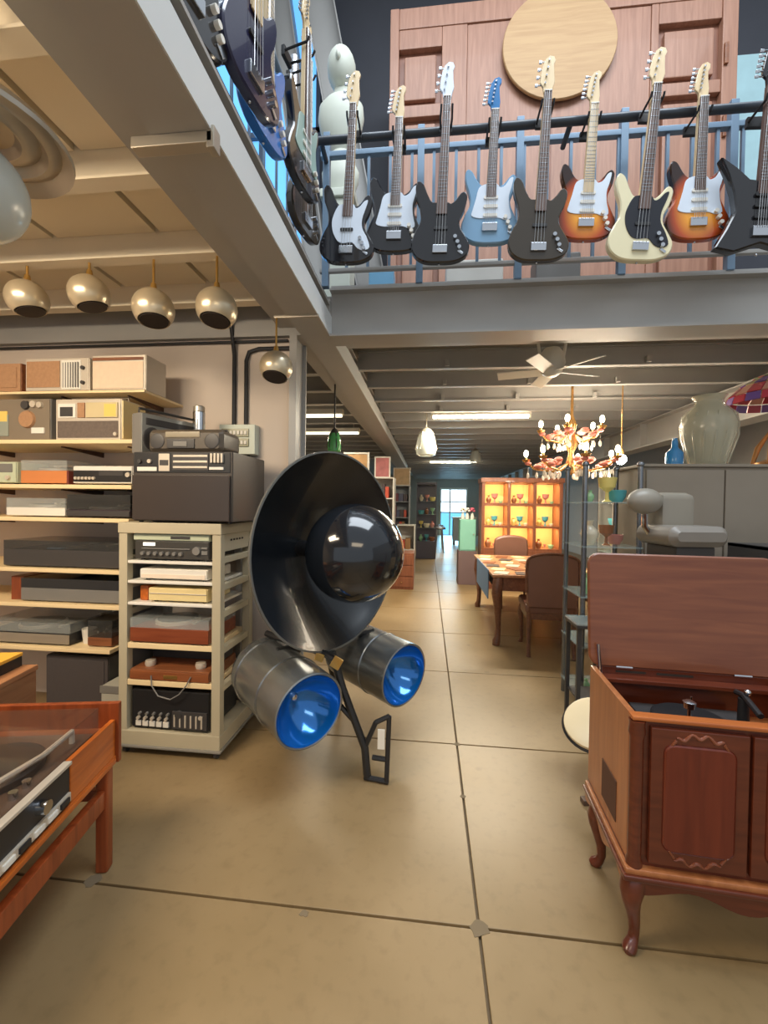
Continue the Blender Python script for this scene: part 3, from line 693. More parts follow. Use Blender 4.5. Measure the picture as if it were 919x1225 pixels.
# big silver radio cassette
t = unit('radio_cassette', 'big silver radio cassette with a dark lower grille', 'radio', -2.265, -1.835, 2.33, 2.55, 1.765, 2.015, M_silv, M_silv,
         wins=[(0.04, 0.96, 0.06, 0.46, Mgrd, 'grille'), (0.05, 0.32, 0.54, 0.88, M_white, 'cassette_frame'), (0.08, 0.28, 0.57, 0.80, M_dgrey, 'cassette_window'), (0.35, 0.46, 0.54, 0.9, Mgr, 'level_meter'),
               (0.48, 0.96, 0.54, 0.90, mat('dial_glass', (206, 190, 150), 0.2), 'tuning_dial'), (0.76, 0.94, 0.56, 0.86, mat('dial_amber', (230, 200, 110), 0.3), 'amber_scale')], knobs=[(0.93, 0.14, 0.012)], feet=False)  # tuning scale is plain amber paint, not lit
bm = NB(); tube(bm, [(-0.19, 0.10, 0.22), (-0.19, 0.10, 0.275), (0.19, 0.10, 0.275), (0.19, 0.10, 0.22)], 0.008, 8); obj('handle', bm, M_alu, t)
obj('side_panel', bx(NB(), 0.2135, 0.222, 0.01, 0.21, 0.01, 0.24, 0.003), M_cream, t)
t = unit('radio_cassette', 'dark radio cassette with round dials next to the big silver one', 'radio', -2.66, -2.30, 2.33, 2.53, 1.765, 2.02, M_grey, mat('face_taupe', (128, 116, 100), 0.4),
         wins=[(0.04, 0.22, 0.1, 0.62, mat('face_sage', (146, 152, 140), 0.5), 'control_panel'), (0.05, 0.2, 0.45, 0.7, mat('dial_amber', (230, 200, 110), 0.3), 'amber_scale'), (0.66, 0.9, 0.16, 0.3, M_white, 'badge_plate')], knobs=[(0.58, 0.5, 0.055, Mgr), (0.55, 0.84, 0.028, M_dgrey), (0.7, 0.86, 0.022, M_silv), (0.82, 0.84, 0.02, M_silv)], feet=False)  # amber scale is paint only, it does not glow
bm = NB(); tube(bm, [(-0.16, 0.1, 0.25), (-0.16, 0.1, 0.27), (0.16, 0.1, 0.27), (0.16, 0.1, 0.25)], 0.007, 8); obj('handle', bm, M_dgrey, t)
# shelf 1.495
t = turntable('orange wooden record player under a clear dust cover', -2.50, -2.19, 2.33, 2.63, 1.495, 0.085, mat('orange_wood', (204, 128, 74), 0.45), G_clear, 0.06)
obj('end_cheek', bx(NB(), 0.155, 0.168, 0, 0.3, 0.0, 0.085, 0.002), mat('dark_red_trim', (110, 48, 40), 0.5), t)
unit('stereo_receiver', 'white and black stereo receiver with a row of small knobs', 'receiver', -2.15, -1.76, 2.33, 2.63, 1.495, 1.61, M_white, M_white, wins=[(0.02, 0.98, 0.1, 0.74, M_blk, 'dark_fascia'), (0.45, 0.85, 0.45, 0.68, M_dgrey, 'tuning_window')],
     knobs=[(0.07 + 0.06 * k, 0.3, 0.010) for k in range(6)] + [(0.94, 0.5, 0.016)])
unit('clock_radio', 'pale green box radio at the end of the orange record player', 'radio', -2.80, -2.54, 2.34, 2.56, 1.495, 1.635, mat('pale_sage', (188, 196, 170), 0.5), mat('pale_sage', (188, 196, 170), 0.5), wins=[(0.1, 0.9, 0.5, 0.9, M_grey, 'grille')], knobs=[(0.8, 0.25, 0.015)])
# shelf 1.295
turntable('white record player on the cream shelf', -2.60, -2.20, 2.33, 2.66, 1.295, 0.058, M_white, G_clear, 0.055)
turntable('dark record player under a tall smoked dust cover', -2.19, -1.775, 2.33, 2.66, 1.295, 0.05, mat('plum_black', (58, 46, 54), 0.4), G_smoke, 0.088, front=M_dgrey)
# shelf .985
t = turntable('long black turntable with controls on its deck', -2.62, -1.83, 2.33, 2.68, 0.985, 0.11, M_dgrey, G_smoke, 0.05, platter=M_dgrey)
obj('stylus_tray', bx(NB(), -0.12, -0.02, 0.02, 0.07, 0.11, 0.122, 0.004), mat('blue_grey', (110, 146, 176), 0.3), t)
# shelf .772
t = turntable('grey fronted turntable under a black lid', -2.50, -1.83, 2.33, 2.68, 0.772, 0.085, M_grey, mat('black_lid', (40, 42, 46), 0.15), 0.055, arm=False)
tag(obj('wooden_block', bx(NB(), -2.60, -2.51, 2.36, 2.6, 0.772, 0.92, 0.005), M_teakd), 'small reddish wooden block beside the grey fronted turntable', 'block')
# shelf .505
turntable('silver edged turntable under a clear lid', -2.75, -2.17, 2.33, 2.68, 0.505, 0.075, M_blk, G_clear, 0.06, front=M_alu)
turntable('brown turntable next to the white mug under a smoked lid', -2.06, -1.90, 2.34, 2.66, 0.505, 0.06, M_brown, G_smoke, 0.10)
t = thing('mug', 'white mug standing between the two turntables of the lowest shelf', 'mug', (-2.115, 2.42, 0.505))
bm = NB(); lathe(bm, [(0, 0), (0.033, 0), (0.042, 0.09), (0.038, 0.09), (0.03, 0.006), (0, 0.006)], seg=24); obj('cup', bm, M_white, t)
bm = NB(); tube(bm, [(0.036, 0, 0.075), (0.058, 0, 0.07), (0.06, 0, 0.03), (0.034, 0, 0.02)], 0.006, 8); obj('handle', bm, M_white, t)
# things below the lowest shelf
t = unit('floor_speaker', 'dark floor speaker below the lowest cream shelf', 'speaker', -2.35, -1.93, 2.35, 2.68, 0.0, 0.44, M_dgrey, mat('dark_cloth', (72, 66, 66), 0.9, scale=50), wins=[(0.06, 0.94, 0.05, 0.95, mat('dark_cloth', (72, 66, 66), 0.9, scale=50), 'cloth')], feet=False)
unit('storage_crate', 'grey storage crate with a pale lid beside the rack foot', 'crate', -1.92, -1.72, 2.28, 2.6, 0.0, 0.30, mat('pale_grey', (172, 170, 158), 0.6), None, wins=[(-0.02, 1.02, 0.86, 1.0, M_grey, 'lid_rim')], feet=False)

# ------------------------------------------------------------------ equipment rack
rk = thing('equipment_rack', 'beige metal equipment rack on casters', 'rack', (-1.395, 2.13, 0))
RW, RD = 0.295, 0.42
for sx in (-1, 1):
    x0, x1 = (-RW, -RW + 0.05) if sx < 0 else (RW - 0.05, RW)
    obj('front_post', bx(NB(), x0, x1, 0.002, 0.05, 0.13, 1.225, 0.004), M_rackm, rk)
    obj('rear_post', bx(NB(), x0, x1, RD - 0.05, RD - 0.002, 0.13, 1.225, 0.004), M_rackm, rk)
    for z in (1.10, 0.95, 0.80, 0.60, 0.39):
        obj('side_rail', bx(NB(), x0 + 0.008, x1 - 0.008, 0.05, RD - 0.05, z - 0.035, z, 0.002), M_rackm, rk)
    obj('side_apron', bx(NB(), x0 + 0.005, x1 - 0.005, 0.05, RD - 0.05, 1.13, 1.225, 0.002), M_rackm, rk)
    for k in range(5): obj('vent_slot', bx(NB(), (x1 - 0.006) if sx > 0 else x0 + 0.003, (x1 - 0.003) if sx > 0 else x0 + 0.006, 0.12 + 0.035 * k, 0.14 + 0.035 * k, 1.185, 1.195), M_dark, rk)
obj('top', bx(NB(), -RW - 0.003, RW + 0.003, -0.003, RD, 1.225, 1.285, 0.005), M_rackm, rk)
obj('base', bx(NB(), -RW - 0.002, RW + 0.002, -0.001, RD, 0.055, 0.135, 0.005), M_rackm, rk)
obj('base_flange', bx(NB(), -RW - 0.012, RW + 0.012, -0.012, RD + 0.012, 0.045, 0.057, 0.003), mat('flange_grey', (132, 128, 120), 0.4), rk)
obj('left_panel', bx(NB(), -RW + 0.004, -RW + 0.012, 0.04, RD - 0.04, 0.13, 1.225), M_grey, rk)
for sx in (-1, 1):
    for yy in (0.03, RD - 0.03):
        cs = NB(); cyl(cs, (sx * (RW - 0.03) - 0.01, yy, 0.022), (sx * (RW - 0.03) + 0.01, yy, 0.022), 0.022, None, 14); c_ = obj('caster', cs, M_dgrey, rk)
        bm = NB(); bx(bm, sx * (RW - 0.03) - 0.013, sx * (RW - 0.03) + 0.013, yy - 0.012, yy + 0.012, 0.03, 0.046); obj('fork', bm, M_alu, c_)
for z in (1.075, 0.965, 0.845, 0.62, 0.415):
    obj('shelf', bx(NB(), -RW + 0.05, RW - 0.05, 0.006, RD - 0.03, z - 0.016 if z > 0.7 else z - 0.03, z, 0.003), M_shelf if z < 0.7 else M_white, rk)
rx0, rx1 = -1.62, -1.175
unit('amplifier', 'dark stereo amplifier with a row of knobs in the rack', 'amplifier', rx0 + .01, rx1, 2.15, 2.45, 1.075, 1.185, M_dgrey, mat('face_dark', (72, 70, 66), 0.35, 0.3),
     wins=[(0.12, 0.28, 0.72, 0.9, emis('pale_display', (244, 240, 226), 0.8), 'display'), (0.1, 0.75, 0.55, 0.6, M_grey, 'trim_line'), (0.9, 0.98, 0.3, 0.5, M_grey, 'button'), (0.9, 0.98, 0.6, 0.7, M_grey, 'button')], knobs=[(0.12 + 0.085 * k, 0.32, 0.011, M_grey) for k in range(7)] + [(0.84, 0.5, 0.024, M_grey)])
unit('flat_tuner', 'flat pale tuner lying on the dark amplifier in the rack', 'tuner', rx0, rx1, 2.15, 2.45, 1.185, 1.222, mat('pale_sage', (188, 196, 170), 0.5), None, wins=[(0.5, 0.75, 0.3, 0.7, M_dgrey, 'display')], feet=False, bev=0.003)
unit('flat_player', 'flat white player on the rack shelf below the amplifier', 'player', rx0 + 0.04, rx1 - 0.01, 2.15, 2.42, 0.965, 1.03, M_white, None, wins=[(0.03, 0.97, 0.1, 0.5, mat('warm_white', (230, 214, 194), 0.5), 'front_strip')])
unit('tape_box', 'cream yellow box on the third rack shelf', 'box', rx0 + 0.09, rx1 - 0.01, 2.15, 2.42, 0.845, 0.925, M_cream, M_cream, wins=[(0.02, 0.98, 0.55, 0.62, M_silv, 'seam')])
tag(obj('wood_block', bx(NB(), -1.60, -1.55, 2.18, 2.4, 0.845, 0.93, 0.008), M_teak), 'small orange wooden block beside the cream yellow box', 'block')
turntable('turntable with a reddish wooden plinth in the rack', rx0 - 0.005, rx1 + 0.005, 2.135, 2.46, 0.62, 0.085, wood('red_plinth', (120, 58, 36), (140, 74, 46), 0.35, 0), G_clear, 0.05, platter=M_silv)
t = thing('reel_player', 'brown reel player with two pale reels in the rack', 'player', (-1.397, 2.14, 0.415))
obj('body', bx(NB(), -0.23, 0.23, 0, 0.32, 0.0, 0.06, 0.006), M_brown, t)
obj('front_trim', bx(NB(), -0.228, 0.228, -0.004, 0.002, 0.005, 0.05, 0.001), wood('reel_brown', (126, 70, 40), (150, 90, 54), 0.4, 0), t)
obj('badge', bx(NB(), -0.03, 0.05, -0.007, 0, 0.015, 0.035, 0.001), mat('brass', (200, 160, 90), 0.3, 0.8), t)
for x in (-0.15, 0.15):
    bm = NB(); lathe(bm, [(0, 0.06), (0.026, 0.06), (0.03, 0.075), (0.026, 0.09), (0, 0.092)], (x, 0.06, 0), seg=18); obj('reel', bm, M_silv, t)
bm = NB(); bx(bm, -0.22, 0.22, 0.18, 0.30, 0.06, 0.14, 0.004); obj('rear_hood', bm, M_dgrey, t)
bm = NB(); tube(bm, [(-0.10, -0.008, 0.03), (-0.09, -0.018, -0.02), (-0.05, -0.02, -0.075), (0.02, -0.02, -0.09), (0.07, -0.02, -0.06), (0.11, -0.016, -0.01), (0.13, -0.008, 0.035)], 0.0035, 6); obj('cable', bm, M_grey, t)
t = unit('mixing_desk', 'black mixing desk with white keys and knobs at the rack bottom', 'mixer', rx0 - 0.005, rx1 + 0.005, 2.15, 2.48, 0.135, 0.355, M_blk, M_blk,
     wins=[(0.06 + 0.09 * k, 0.13 + 0.09 * k, 0.06, 0.2, M_white, 'key') for k in range(5)] + [(0.54, 0.98, 0.05, 0.5, M_dgrey, 'control_plate')] + [(0.56 + 0.07 * k, 0.58 + 0.07 * k, 0.1, 0.42, M_silv, 'fader_slot') for k in range(6)],
     knobs=[(0.10 + 0.09 * k, 0.28, 0.010, M_silv) for k in range(5)] + [(0.12 + 0.09 * k, 0.40, 0.008, M_grey) for k in range(5)] + [(0.62, 0.42, 0.022, M_dgrey), (0.9, 0.38, 0.012, M_silv)])
# black music centre on top of the rack
t = unit('music_center', 'large black music centre with silver controls on top of the rack', 'stereo', -1.615, -1.042, 2.14, 2.58, 1.285, 1.672, mat('charcoal_brown', (66, 58, 52), 0.45), mat('charcoal_brown', (66, 58, 52), 0.45),
     wins=[(0.02, 0.98, 0.70, 0.99, M_blk, 'control_strip'), (0.05, 0.25, 0.72, 0.78, M_white, 'white_keys'), (0.27, 0.38, 0.72, 0.97, M_silv, 'cassette_panel'), (0.28, 0.37, 0.80, 0.88, M_dgrey, 'cassette_window'),
           (0.41, 0.77, 0.73, 0.97, M_dgrey, 'tuner_panel'), (0.42, 0.76, 0.92, 0.95, M_silv, 'trim_line'), (0.42, 0.76, 0.84, 0.87, M_silv, 'trim_line'), (0.42, 0.76, 0.76, 0.79, M_silv, 'trim_line'), (0.78, 0.92, 0.74, 0.78, M_white, 'white_keys')]
          + [(0.79 + 0.035 * k, 0.81 + 0.035 * k, 0.84, 0.97, M_silv, 'slider') for k in range(4)] + [(0.02, 0.98, 0.02, 0.66, mat('smoke_door', (62, 54, 50), 0.3), 'front_door')],
     knobs=[(0.18, 0.86, 0.012), (0.08, 0.86, 0.012, M_dgrey), (0.18, 0.36, 0.006, M_grey), (0.84, 0.34, 0.006, M_grey)])
t = thing('cd_radio', 'dark rounded portable radio lying on the black music centre', 'radio', (-1.328, 2.16, 1.672))
bm = NB(); prism(bm, rrect(-0.217, 0.217, 0.0, 0.125, 0.03), 0.0, 0.22, 0.02); obj('body', bm, mat('taupe_plastic', (84, 76, 66), 0.35), t)
obj('cassette_door', bx(NB(), -0.10, 0.06, -0.006, 0.01, 0.02, 0.072, 0.004), M_dgrey, t)
obj('cassette_window', bx(NB(), -0.06, 0.02, -0.010, -0.003, 0.03, 0.058, 0.002), M_grey, t)
obj('display_panel', bx(NB(), -0.11, 0.09, -0.004, 0.02, 0.08, 0.112, 0.004), mat('warm_grey', (150, 140, 120), 0.3), t)
for sx in (-1, 1): bm = NB(); lathe(bm, [(0, 0), (0.042, 0), (0.042, 0.006), (0.036, 0.009), (0, 0.007)], (sx * 0.158, 0.004, 0.06), (0, -1, 0), 22); obj('speaker_grille', bm, M_dgrey, t)
bm = NB(); tube(bm, [(-0.20, 0.11, 0.11), (-0.19, 0.11, 0.135), (0.19, 0.11, 0.135), (0.20, 0.11, 0.11)], 0.007, 8); obj('handle', bm, M_dgrey, t)
# boombox turned sideways
t = thing('boombox', 'silver boombox with round speakers standing turned behind the portable radio', 'boombox', (-1.595, 2.42, 1.672), R(70)); t.scale = (0.92, 0.85, 1.12)
obj('body', bx(NB(), -0.22, 0.22, -0.05, 0.05, 0.0, 0.21, 0.012), M_grey, t)
obj('face_panel', bx(NB(), -0.215, 0.215, -0.056, -0.045, 0.005, 0.205, 0.003), mat('steel_face', (150, 152, 148), 0.35, 0.4), t)
for sx in (-1, 1): bm = NB(); lathe(bm, [(0, 0), (0.06, 0), (0.06, 0.008), (0.05, 0.012), (0.02, 0.004), (0, 0.006)], (sx * 0.15, -0.055, 0.08), (0, -1, 0), 24); obj('speaker', bm, M_dgrey, t)
obj('cassette_door', bx(NB(), -0.08, 0.08, -0.062, -0.054, 0.03, 0.10, 0.003), M_blk, t)
obj('tuning_scale', bx(NB(), -0.19, 0.19, -0.061, -0.054, 0.15, 0.185, 0.002), M_dgrey, t)
for k in range(4): knob(t, -0.07 + 0.045 * k, 0.127, -0.054, 0.010, M_silv)
bm = NB(); tube(bm, [(-0.2, 0, 0.2), (-0.2, 0, 0.235), (0.2, 0, 0.235), (0.2, 0, 0.2)], 0.007, 8); obj('handle', bm, M_dgrey, t)
t = thing('steel_flask', 'shiny steel flask standing behind the portable radio', 'flask', (-1.44, 2.50, 1.672))
bm = NB(); lathe(bm, [(0, 0), (0.036, 0), (0.036, 0.29), (0.03, 0.295), (0, 0.295)], seg=24); obj('body', bm, M_chrome, t)
bm = NB(); lathe(bm, [(0, 0.295), (0.034, 0.295), (0.034, 0.325), (0.03, 0.33), (0, 0.33)], seg=24); obj('cap', bm, M_alu, t)

# ================================================================== BLACK DISH SCULPTURE
hs = thing('dish_sculpture', 'glossy black dish with a sphere and two blue lined steel cans on a black stand', 'sculpture', (-0.53, 2.2, 0))
O_ = Vector((-0.53, 2.2, 0))
def wl(p): return Vector(p) - O_
n = Vector((0.845, -0.53, 0.02)).normalized()
Cd = wl((-0.482, 2.15, 1.155))
bm = NB(); prof = []
RR, DD = 0.508, 0.27
for k in range(0, 17): r_ = RR * k / 16; prof.append((r_, -DD * (1 - (r_ / RR) ** 2)))
prof += [(RR + 0.008, 0.004), (RR + 0.008, -0.006)]
for k in range(16, -1, -1): r_ = RR * k / 16; prof.append((r_ * 1.005, -DD * (1 - (r_ / RR) ** 2) - 0.014))
lathe(bm, prof, Cd, n, 72); obj('dish', bm, mat('dish_black', (24, 29, 35), 0.24, coat=0.25, var=0.02), hs, ang=60)
bm = NB(); lathe(bm, [(RR + 0.002, -0.006), (RR + 0.011, -0.006), (RR + 0.011, 0.006), (RR + 0.002, 0.006)], Cd, n, 72, close=True); obj('rim', bm, mat('rim_grey', (120, 122, 120), 0.3, 0.5), hs)
Cs = Cd + n * 0.09 + Vector((0.045, -0.04, 0.0))
bm = NB(); ball(bm, Cs, 0.247, seg=48, rings=32); sp = obj('sphere', bm, M_blkg, hs, ang=80)
bm = NB(); cyl(bm, Cd - n * 0.29, Cs, 0.045, None, 20); obj('stem', bm, M_blk, hs)
bm = NB(); lathe(bm, [(0, -0.52), (0.16, -0.52), (0.2, -0.48), (0.2, -0.25), (0.19, -0.247), (0.1, -0.275), (0, -0.285)], Cd, n, 32); obj('rear_drum', bm, mat('drum_dark', (58, 56, 54), 0.4, 0.3), hs)
M_can = mat('galvanised_can', (140, 144, 146), 0.26, 0.8, scale=4)
M_blue = mat('blue_lining', (22, 122, 206), 0.14, 0.5, var=0.3, scale=3, coat=0.7)
def can(front, rear, r, nm):
    f, b = wl(front), wl(rear); d = (f - b).normalized(); L = (f - b).length
    c_ = NB(); lathe(c_, [(0, 0), (r * 0.9, 0), (r * 0.98, 0.015), (r, 0.04), (r, L), (r - 0.006, L + 0.004), (r - 0.012, L), (r - 0.012, 0.02), (0, 0.02)], b, d, 44)
    sh = obj('can', c_, M_can, hs)
    c_ = NB(); lathe(c_, [(r - 0.0125, L + 0.001), (r * 0.93, L - 0.02), (r * 0.82, L - 0.06), (r * 0.65, L - 0.10), (r * 0.45, L - 0.135), (r * 0.22, L - 0.155), (0.0, L - 0.16)], b, d, 44); obj('blue_lining', c_, M_blue, sh)
    c_ = NB(); lathe(c_, [(0, L - 0.162), (0.02, L - 0.16), (0.016, L - 0.145), (0, L - 0.138)], b, d, 20); obj('centre_cap', c_, M_chrome, sh)
    for q in (0.14, 0.62):
        c_ = NB(); lathe(c_, [(r - 0.001, L * q), (r + 0.005, L * q + 0.006), (r - 0.001, L * q + 0.012)], b, d, 44); obj('rib', c_, M_can, sh)
    return d
can((-0.535, 1.90, 0.425), (-0.93, 2.28, 0.465), 0.182, 'a')
can((-0.118, 2.38, 0.425), (-0.53, 2.72, 0.46), 0.182, 'b')
def sbar(nm, pts, r=0.018, m=M_blk):
    b_ = NB(); tube(b_, [wl(p) for p in pts], r, 8); return obj(nm, b_, m, hs)
sbar('back_post', [(-0.80, 2.36, 1.12), (-0.72, 2.40, 0.66), (-0.70, 2.40, 0.62)], 0.03)
sbar('cross_bar', [(-0.78, 2.12, 0.62), (-0.33, 2.56, 0.62)], 0.02)
sbar('cross_bar', [(-0.90, 2.28, 0.66), (-0.50, 2.06, 0.64), (-0.42, 2.05, 0.60)], 0.018)
sbar('front_leg', [(-0.48, 2.10, 0.64), (-0.42, 2.09, 0.46), (-0.30, 2.08, 0.165), (-0.285, 2.08, 0.02)], 0.02)
sbar('leg', [(-0.70, 2.40, 0.64), (-1.02, 2.56, 0.02)], 0.02); sbar('leg', [(-0.62, 2.45, 0.64), (-0.60, 2.86, 0.02)], 0.02)
sbar('brace', [(-0.47, 2.10, 0.40), (-0.34, 2.085, 0.28)], 0.014)
fo = NB()
for a, b in (((-0.30, 2.08, 0.165), (-0.245, 2.08, 0.30)), ((-0.245, 2.08, 0.30), (-0.178, 2.08, 0.335)), ((-0.178, 2.08, 0.335), (-0.185, 2.06, 0.015)), ((-0.30, 2.08, 0.015), (-0.175, 2.06, 0.015)), ((-0.26, 2.08, 0.12), (-0.185, 2.07, 0.12))):
    cyl(fo, wl(a), wl(b), 0.013, None, 8)
ft = obj('foot_bracket', fo, M_blk, hs)
bm = NB(); box(bm, wl((-0.215, 2.062, 0.225)), (0.036, 0.006, 0.10), None, 0.001); obj('rating_plate', bm, M_white, ft)
bm = NB(); box(bm, wl((-0.44, 2.03, 0.61)), (0.05, 0.012, 0.06), Matrix.Rotation(0.5, 3, 'Y'), 0.004); obj('brass_lug', bm, mat('brass', (200, 160, 90), 0.3, 0.8), hs)
bm = NB(); box(bm, wl((-0.53, 2.04, 0.63)), (0.045, 0.012, 0.04), Matrix.Rotation(0.3, 3, 'Y'), 0.004); obj('brass_lug', bm, mat('brass', (200, 160, 90), 0.3, 0.8), hs)

# ================================================================== TEAK STEREO CONSOLE (left foreground)
tk = thing('teak_console', 'low teak stereo console on a teak frame with a radio panel', 'stereo console', (-1.195, 1.51, 0), R(11))
# local: -Y runs towards the camera along the front, -X goes back; front face at x = 0
LN = 1.45
obj('end_panel', bx(NB(), -0.45, 0.012, -0.022, 0, 0.385, 0.618, 0.004), M_teakd, tk)
obj('end_panel', bx(NB(), -0.45, 0.012, -LN, -LN + 0.022, 0.385, 0.618, 0.004), M_teakd, tk)
obj('bottom_board', bx(NB(), -0.45, 0.004, -LN + 0.022, -0.022, 0.385, 0.415, 0.004), M_teak, tk)
obj('back_board', bx(NB(), -0.45, -0.43, -LN + 0.022, -0.022, 0.41, 0.60, 0.003), M_teakd, tk)
obj('deck', bx(NB(), -0.43, -0.016, -LN + 0.022, -0.022, 0.50, 0.522, 0.003), wood('deck_teak', (124, 62, 32), (150, 82, 46), 0.35, 1), tk)
obj('front_panel', bx(NB(), -0.018, 0.0, -0.285, -0.024, 0.415, 0.556, 0.003), M_teak, tk)
rp = obj('radio_panel', bx(NB(), -0.018, -0.002, -LN + 0.024, -0.288, 0.415, 0.545, 0.002), M_blk, tk)
obj('top_trim', bx(NB(), -0.020, 0.006, -LN + 0.024, -0.287, 0.545, 0.556, 0.002), M_silv, rp)
obj('key_strip', bx(NB(), -0.006, 0.006, -LN + 0.024, -0.292, 0.428, 0.458, 0.002), M_silv, rp)
for k in range(16):
    obj('key', bx(NB(), 0.004, 0.012, -0.345 - 0.055 * k, -0.305 - 0.055 * k, 0.434, 0.451, 0.002), M_white if k % 3 else M_blk, rp)
for y in (-0.42, -0.80, -1.1):
    bm = NB(); cyl(bm, (-0.004, y, 0.500), (0.022, y, 0.500), 0.021, 0.019, 18); obj('knob', bm, M_chrome, rp)
obj('drawer_lip', bx(NB(), -0.016, 0.008, -LN + 0.03, -0.03, 0.390, 0.408, 0.003), M_teak, tk)
for yy in (-0.06, -LN + 0.06):
    for xx in (-0.02, -0.40):
        obj('leg', bx(NB(), xx - 0.022, xx + 0.022, yy - 0.022, yy + 0.022, 0, 0.388, 0.008), M_teakd, tk)
    obj('frame_rail', bx(NB(), -0.38, -0.03, yy - 0.014, yy + 0.014, 0.27, 0.31, 0.004), M_teakd, tk)
obj('front_rail', bx(NB(), -0.036, -0.006, -LN + 0.06, -0.06, 0.245, 0.315, 0.005), M_teakd, tk)
obj('rear_rail', bx(NB(), -0.42, -0.39, -LN + 0.06, -0.06, 0.245, 0.315, 0.005), M_teakd, tk)
# record changer sitting on its deck
t = thing('record_changer', 'record changer with black platter and smoky cover on the teak console deck', 'turntable', (-1.195 + 0.03, 1.51, 0.522), R(11))
obj('base_plate', bx(NB(), -0.42, -0.06, -0.55, -0.10, -0.001, 0.025, 0.005), mat('changer_brown', (86, 66, 54), 0.4), t)
bm = NB(); lathe(bm, [(0, 0.024), (0.15, 0.024), (0.15, 0.045), (0.14, 0.05), (0, 0.05)], (-0.25, -0.33, 0), seg=36); pt = obj('platter', bm, M_blk, t)
bm = NB(); lathe(bm, [(0, 0.05), (0.012, 0.05), (0.006, 0.08), (0, 0.09)], (-0.25, -0.33, 0), seg=12); obj('spindle', bm, M_chrome, pt)
bm = NB(); tube(bm, [(-0.10, -0.16, 0.02), (-0.10, -0.16, 0.065), (-0.10, -0.30, 0.065), (-0.15, -0.42, 0.055)], 0.009, 8); obj('tonearm', bm, M_silv, t)
for k in range(2): bm = NB(); cyl(bm, (-0.085, -0.44 + 0.05 * k, 0.024), (-0.085, -0.44 + 0.05 * k, 0.045), 0.012, None, 14); obj('knob', bm, M_chrome, t)
bm = NB(); q = Matrix.Rotation(0.0, 3, 'Z')
bx(bm, -0.43, -0.05, -0.565, -0.56, 0.0, 0.11); bx(bm, -0.43, -0.05, -0.095, -0.09, 0.0, 0.11); bx(bm, -0.43, -0.425, -0.56, -0.095, 0, 0.11); bx(bm, -0.055, -0.05, -0.56, -0.095, 0, 0.11); bx(bm, -0.43, -0.05, -0.565, -0.09, 0.11, 0.114)
obj('smoky_cover', bm, glass('smoky_cover', (96, 78, 66), 0.84), t)
t = thing('record_changer', 'second record changer with a pale ring on the teak console deck', 'turntable', (-1.195 + 0.13, 1.0, 0.522), R(11))
obj('base_plate', bx(NB(), -0.42, -0.06, -0.55, -0.08, -0.001, 0.02, 0.005), mat('changer_brown', (86, 66, 54), 0.4), t)
bm = NB(); lathe(bm, [(0, 0.019), (0.14, 0.019), (0.14, 0.04), (0.10, 0.045), (0.10, 0.04), (0, 0.04)], (-0.25, -0.3, 0), seg=36); obj('platter', bm, M_silv, t)
# wooden box behind with a record sleeve on top
t = thing('wooden_cabinet', 'plain brown wooden cabinet behind the teak console', 'cabinet', (-1.74, 1.60, 0), R(11))
obj('body', bx(NB(), -0.5, 0, -0.6, 0.12, 0.06, 0.635, 0.006), wood('light_brown_wood', (132, 88, 58), (158, 110, 76), 0.5, 1), t)
obj('top_edge', bx(NB(), -0.505, 0.005, -0.605, 0.125, 0.625, 0.650, 0.005), wood('light_brown_wood2', (150, 100, 66), (178, 126, 86), 0.5, 1), t)
obj('plinth', bx(NB(), -0.47, -0.03, -0.57, 0.09, 0, 0.06), M_brown, t)
t = thing('record_sleeve', 'black record box with a bright yellow lid on the brown cabinet', 'record box', (-1.95, 1.50, 0.650), R(11))
obj('box', bx(NB(), -0.17, 0.17, -0.17, 0.17, 0, 0.045, 0.003), M_blk, t)
obj('lid', bx(NB(), -0.172, 0.172, -0.172, 0.172, 0.045, 0.06, 0.003), mat('yellow_card', (232, 176, 66), 0.5), t)

# ================================================================== RADIOGRAM (right foreground)
rg = thing('radiogram', 'mahogany radiogram cabinet with its lid open on cabriole legs', 'radiogram', (0.645, 1.37, 0), R(-4))
GW, GD = 0.66, 0.42   # local x 0..GW, y 0..GD
Z0, Z1 = 0.27, 0.752
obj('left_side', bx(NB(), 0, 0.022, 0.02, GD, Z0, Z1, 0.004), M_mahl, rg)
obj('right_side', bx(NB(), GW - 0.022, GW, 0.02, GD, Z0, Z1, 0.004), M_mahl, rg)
obj('back_board', bx(NB(), 0.022, GW - 0.022, GD - 0.02, GD, Z0, Z1 + 0.008, 0.003), M_mah, rg)
obj('bottom_board', bx(NB(), 0.0, GW, 0.02, GD, Z0, Z0 + 0.02, 0.003), M_mah, rg)
obj('front_board', bx(NB(), 0.02, GW - 0.02, 0.012, 0.034, Z0, Z1 - 0.01, 0.003), M_mah, rg)
obj('front_cap', bx(NB(), 0.0, GW, -0.004, 0.036, Z1 - 0.014, Z1, 0.004), wood('cap_wood', (156, 82, 36), (184, 108, 54), 0.35, 0), rg)
for x in (0.02, GW - 0.02):
    bm = NB(); lathe(bm, [(0, Z0), (0.024, Z0), (0.024, Z0 + 0.02), (0.020, Z0 + 0.03), (0.020, Z1 - 0.07), (0.025, Z1 - 0.055), (0.022, Z1 - 0.03), (0.025, Z1 - 0.016), (0, Z1 - 0.016)], (x, 0.014, 0), seg=20); obj('corner_column', bm, M_mah, rg)
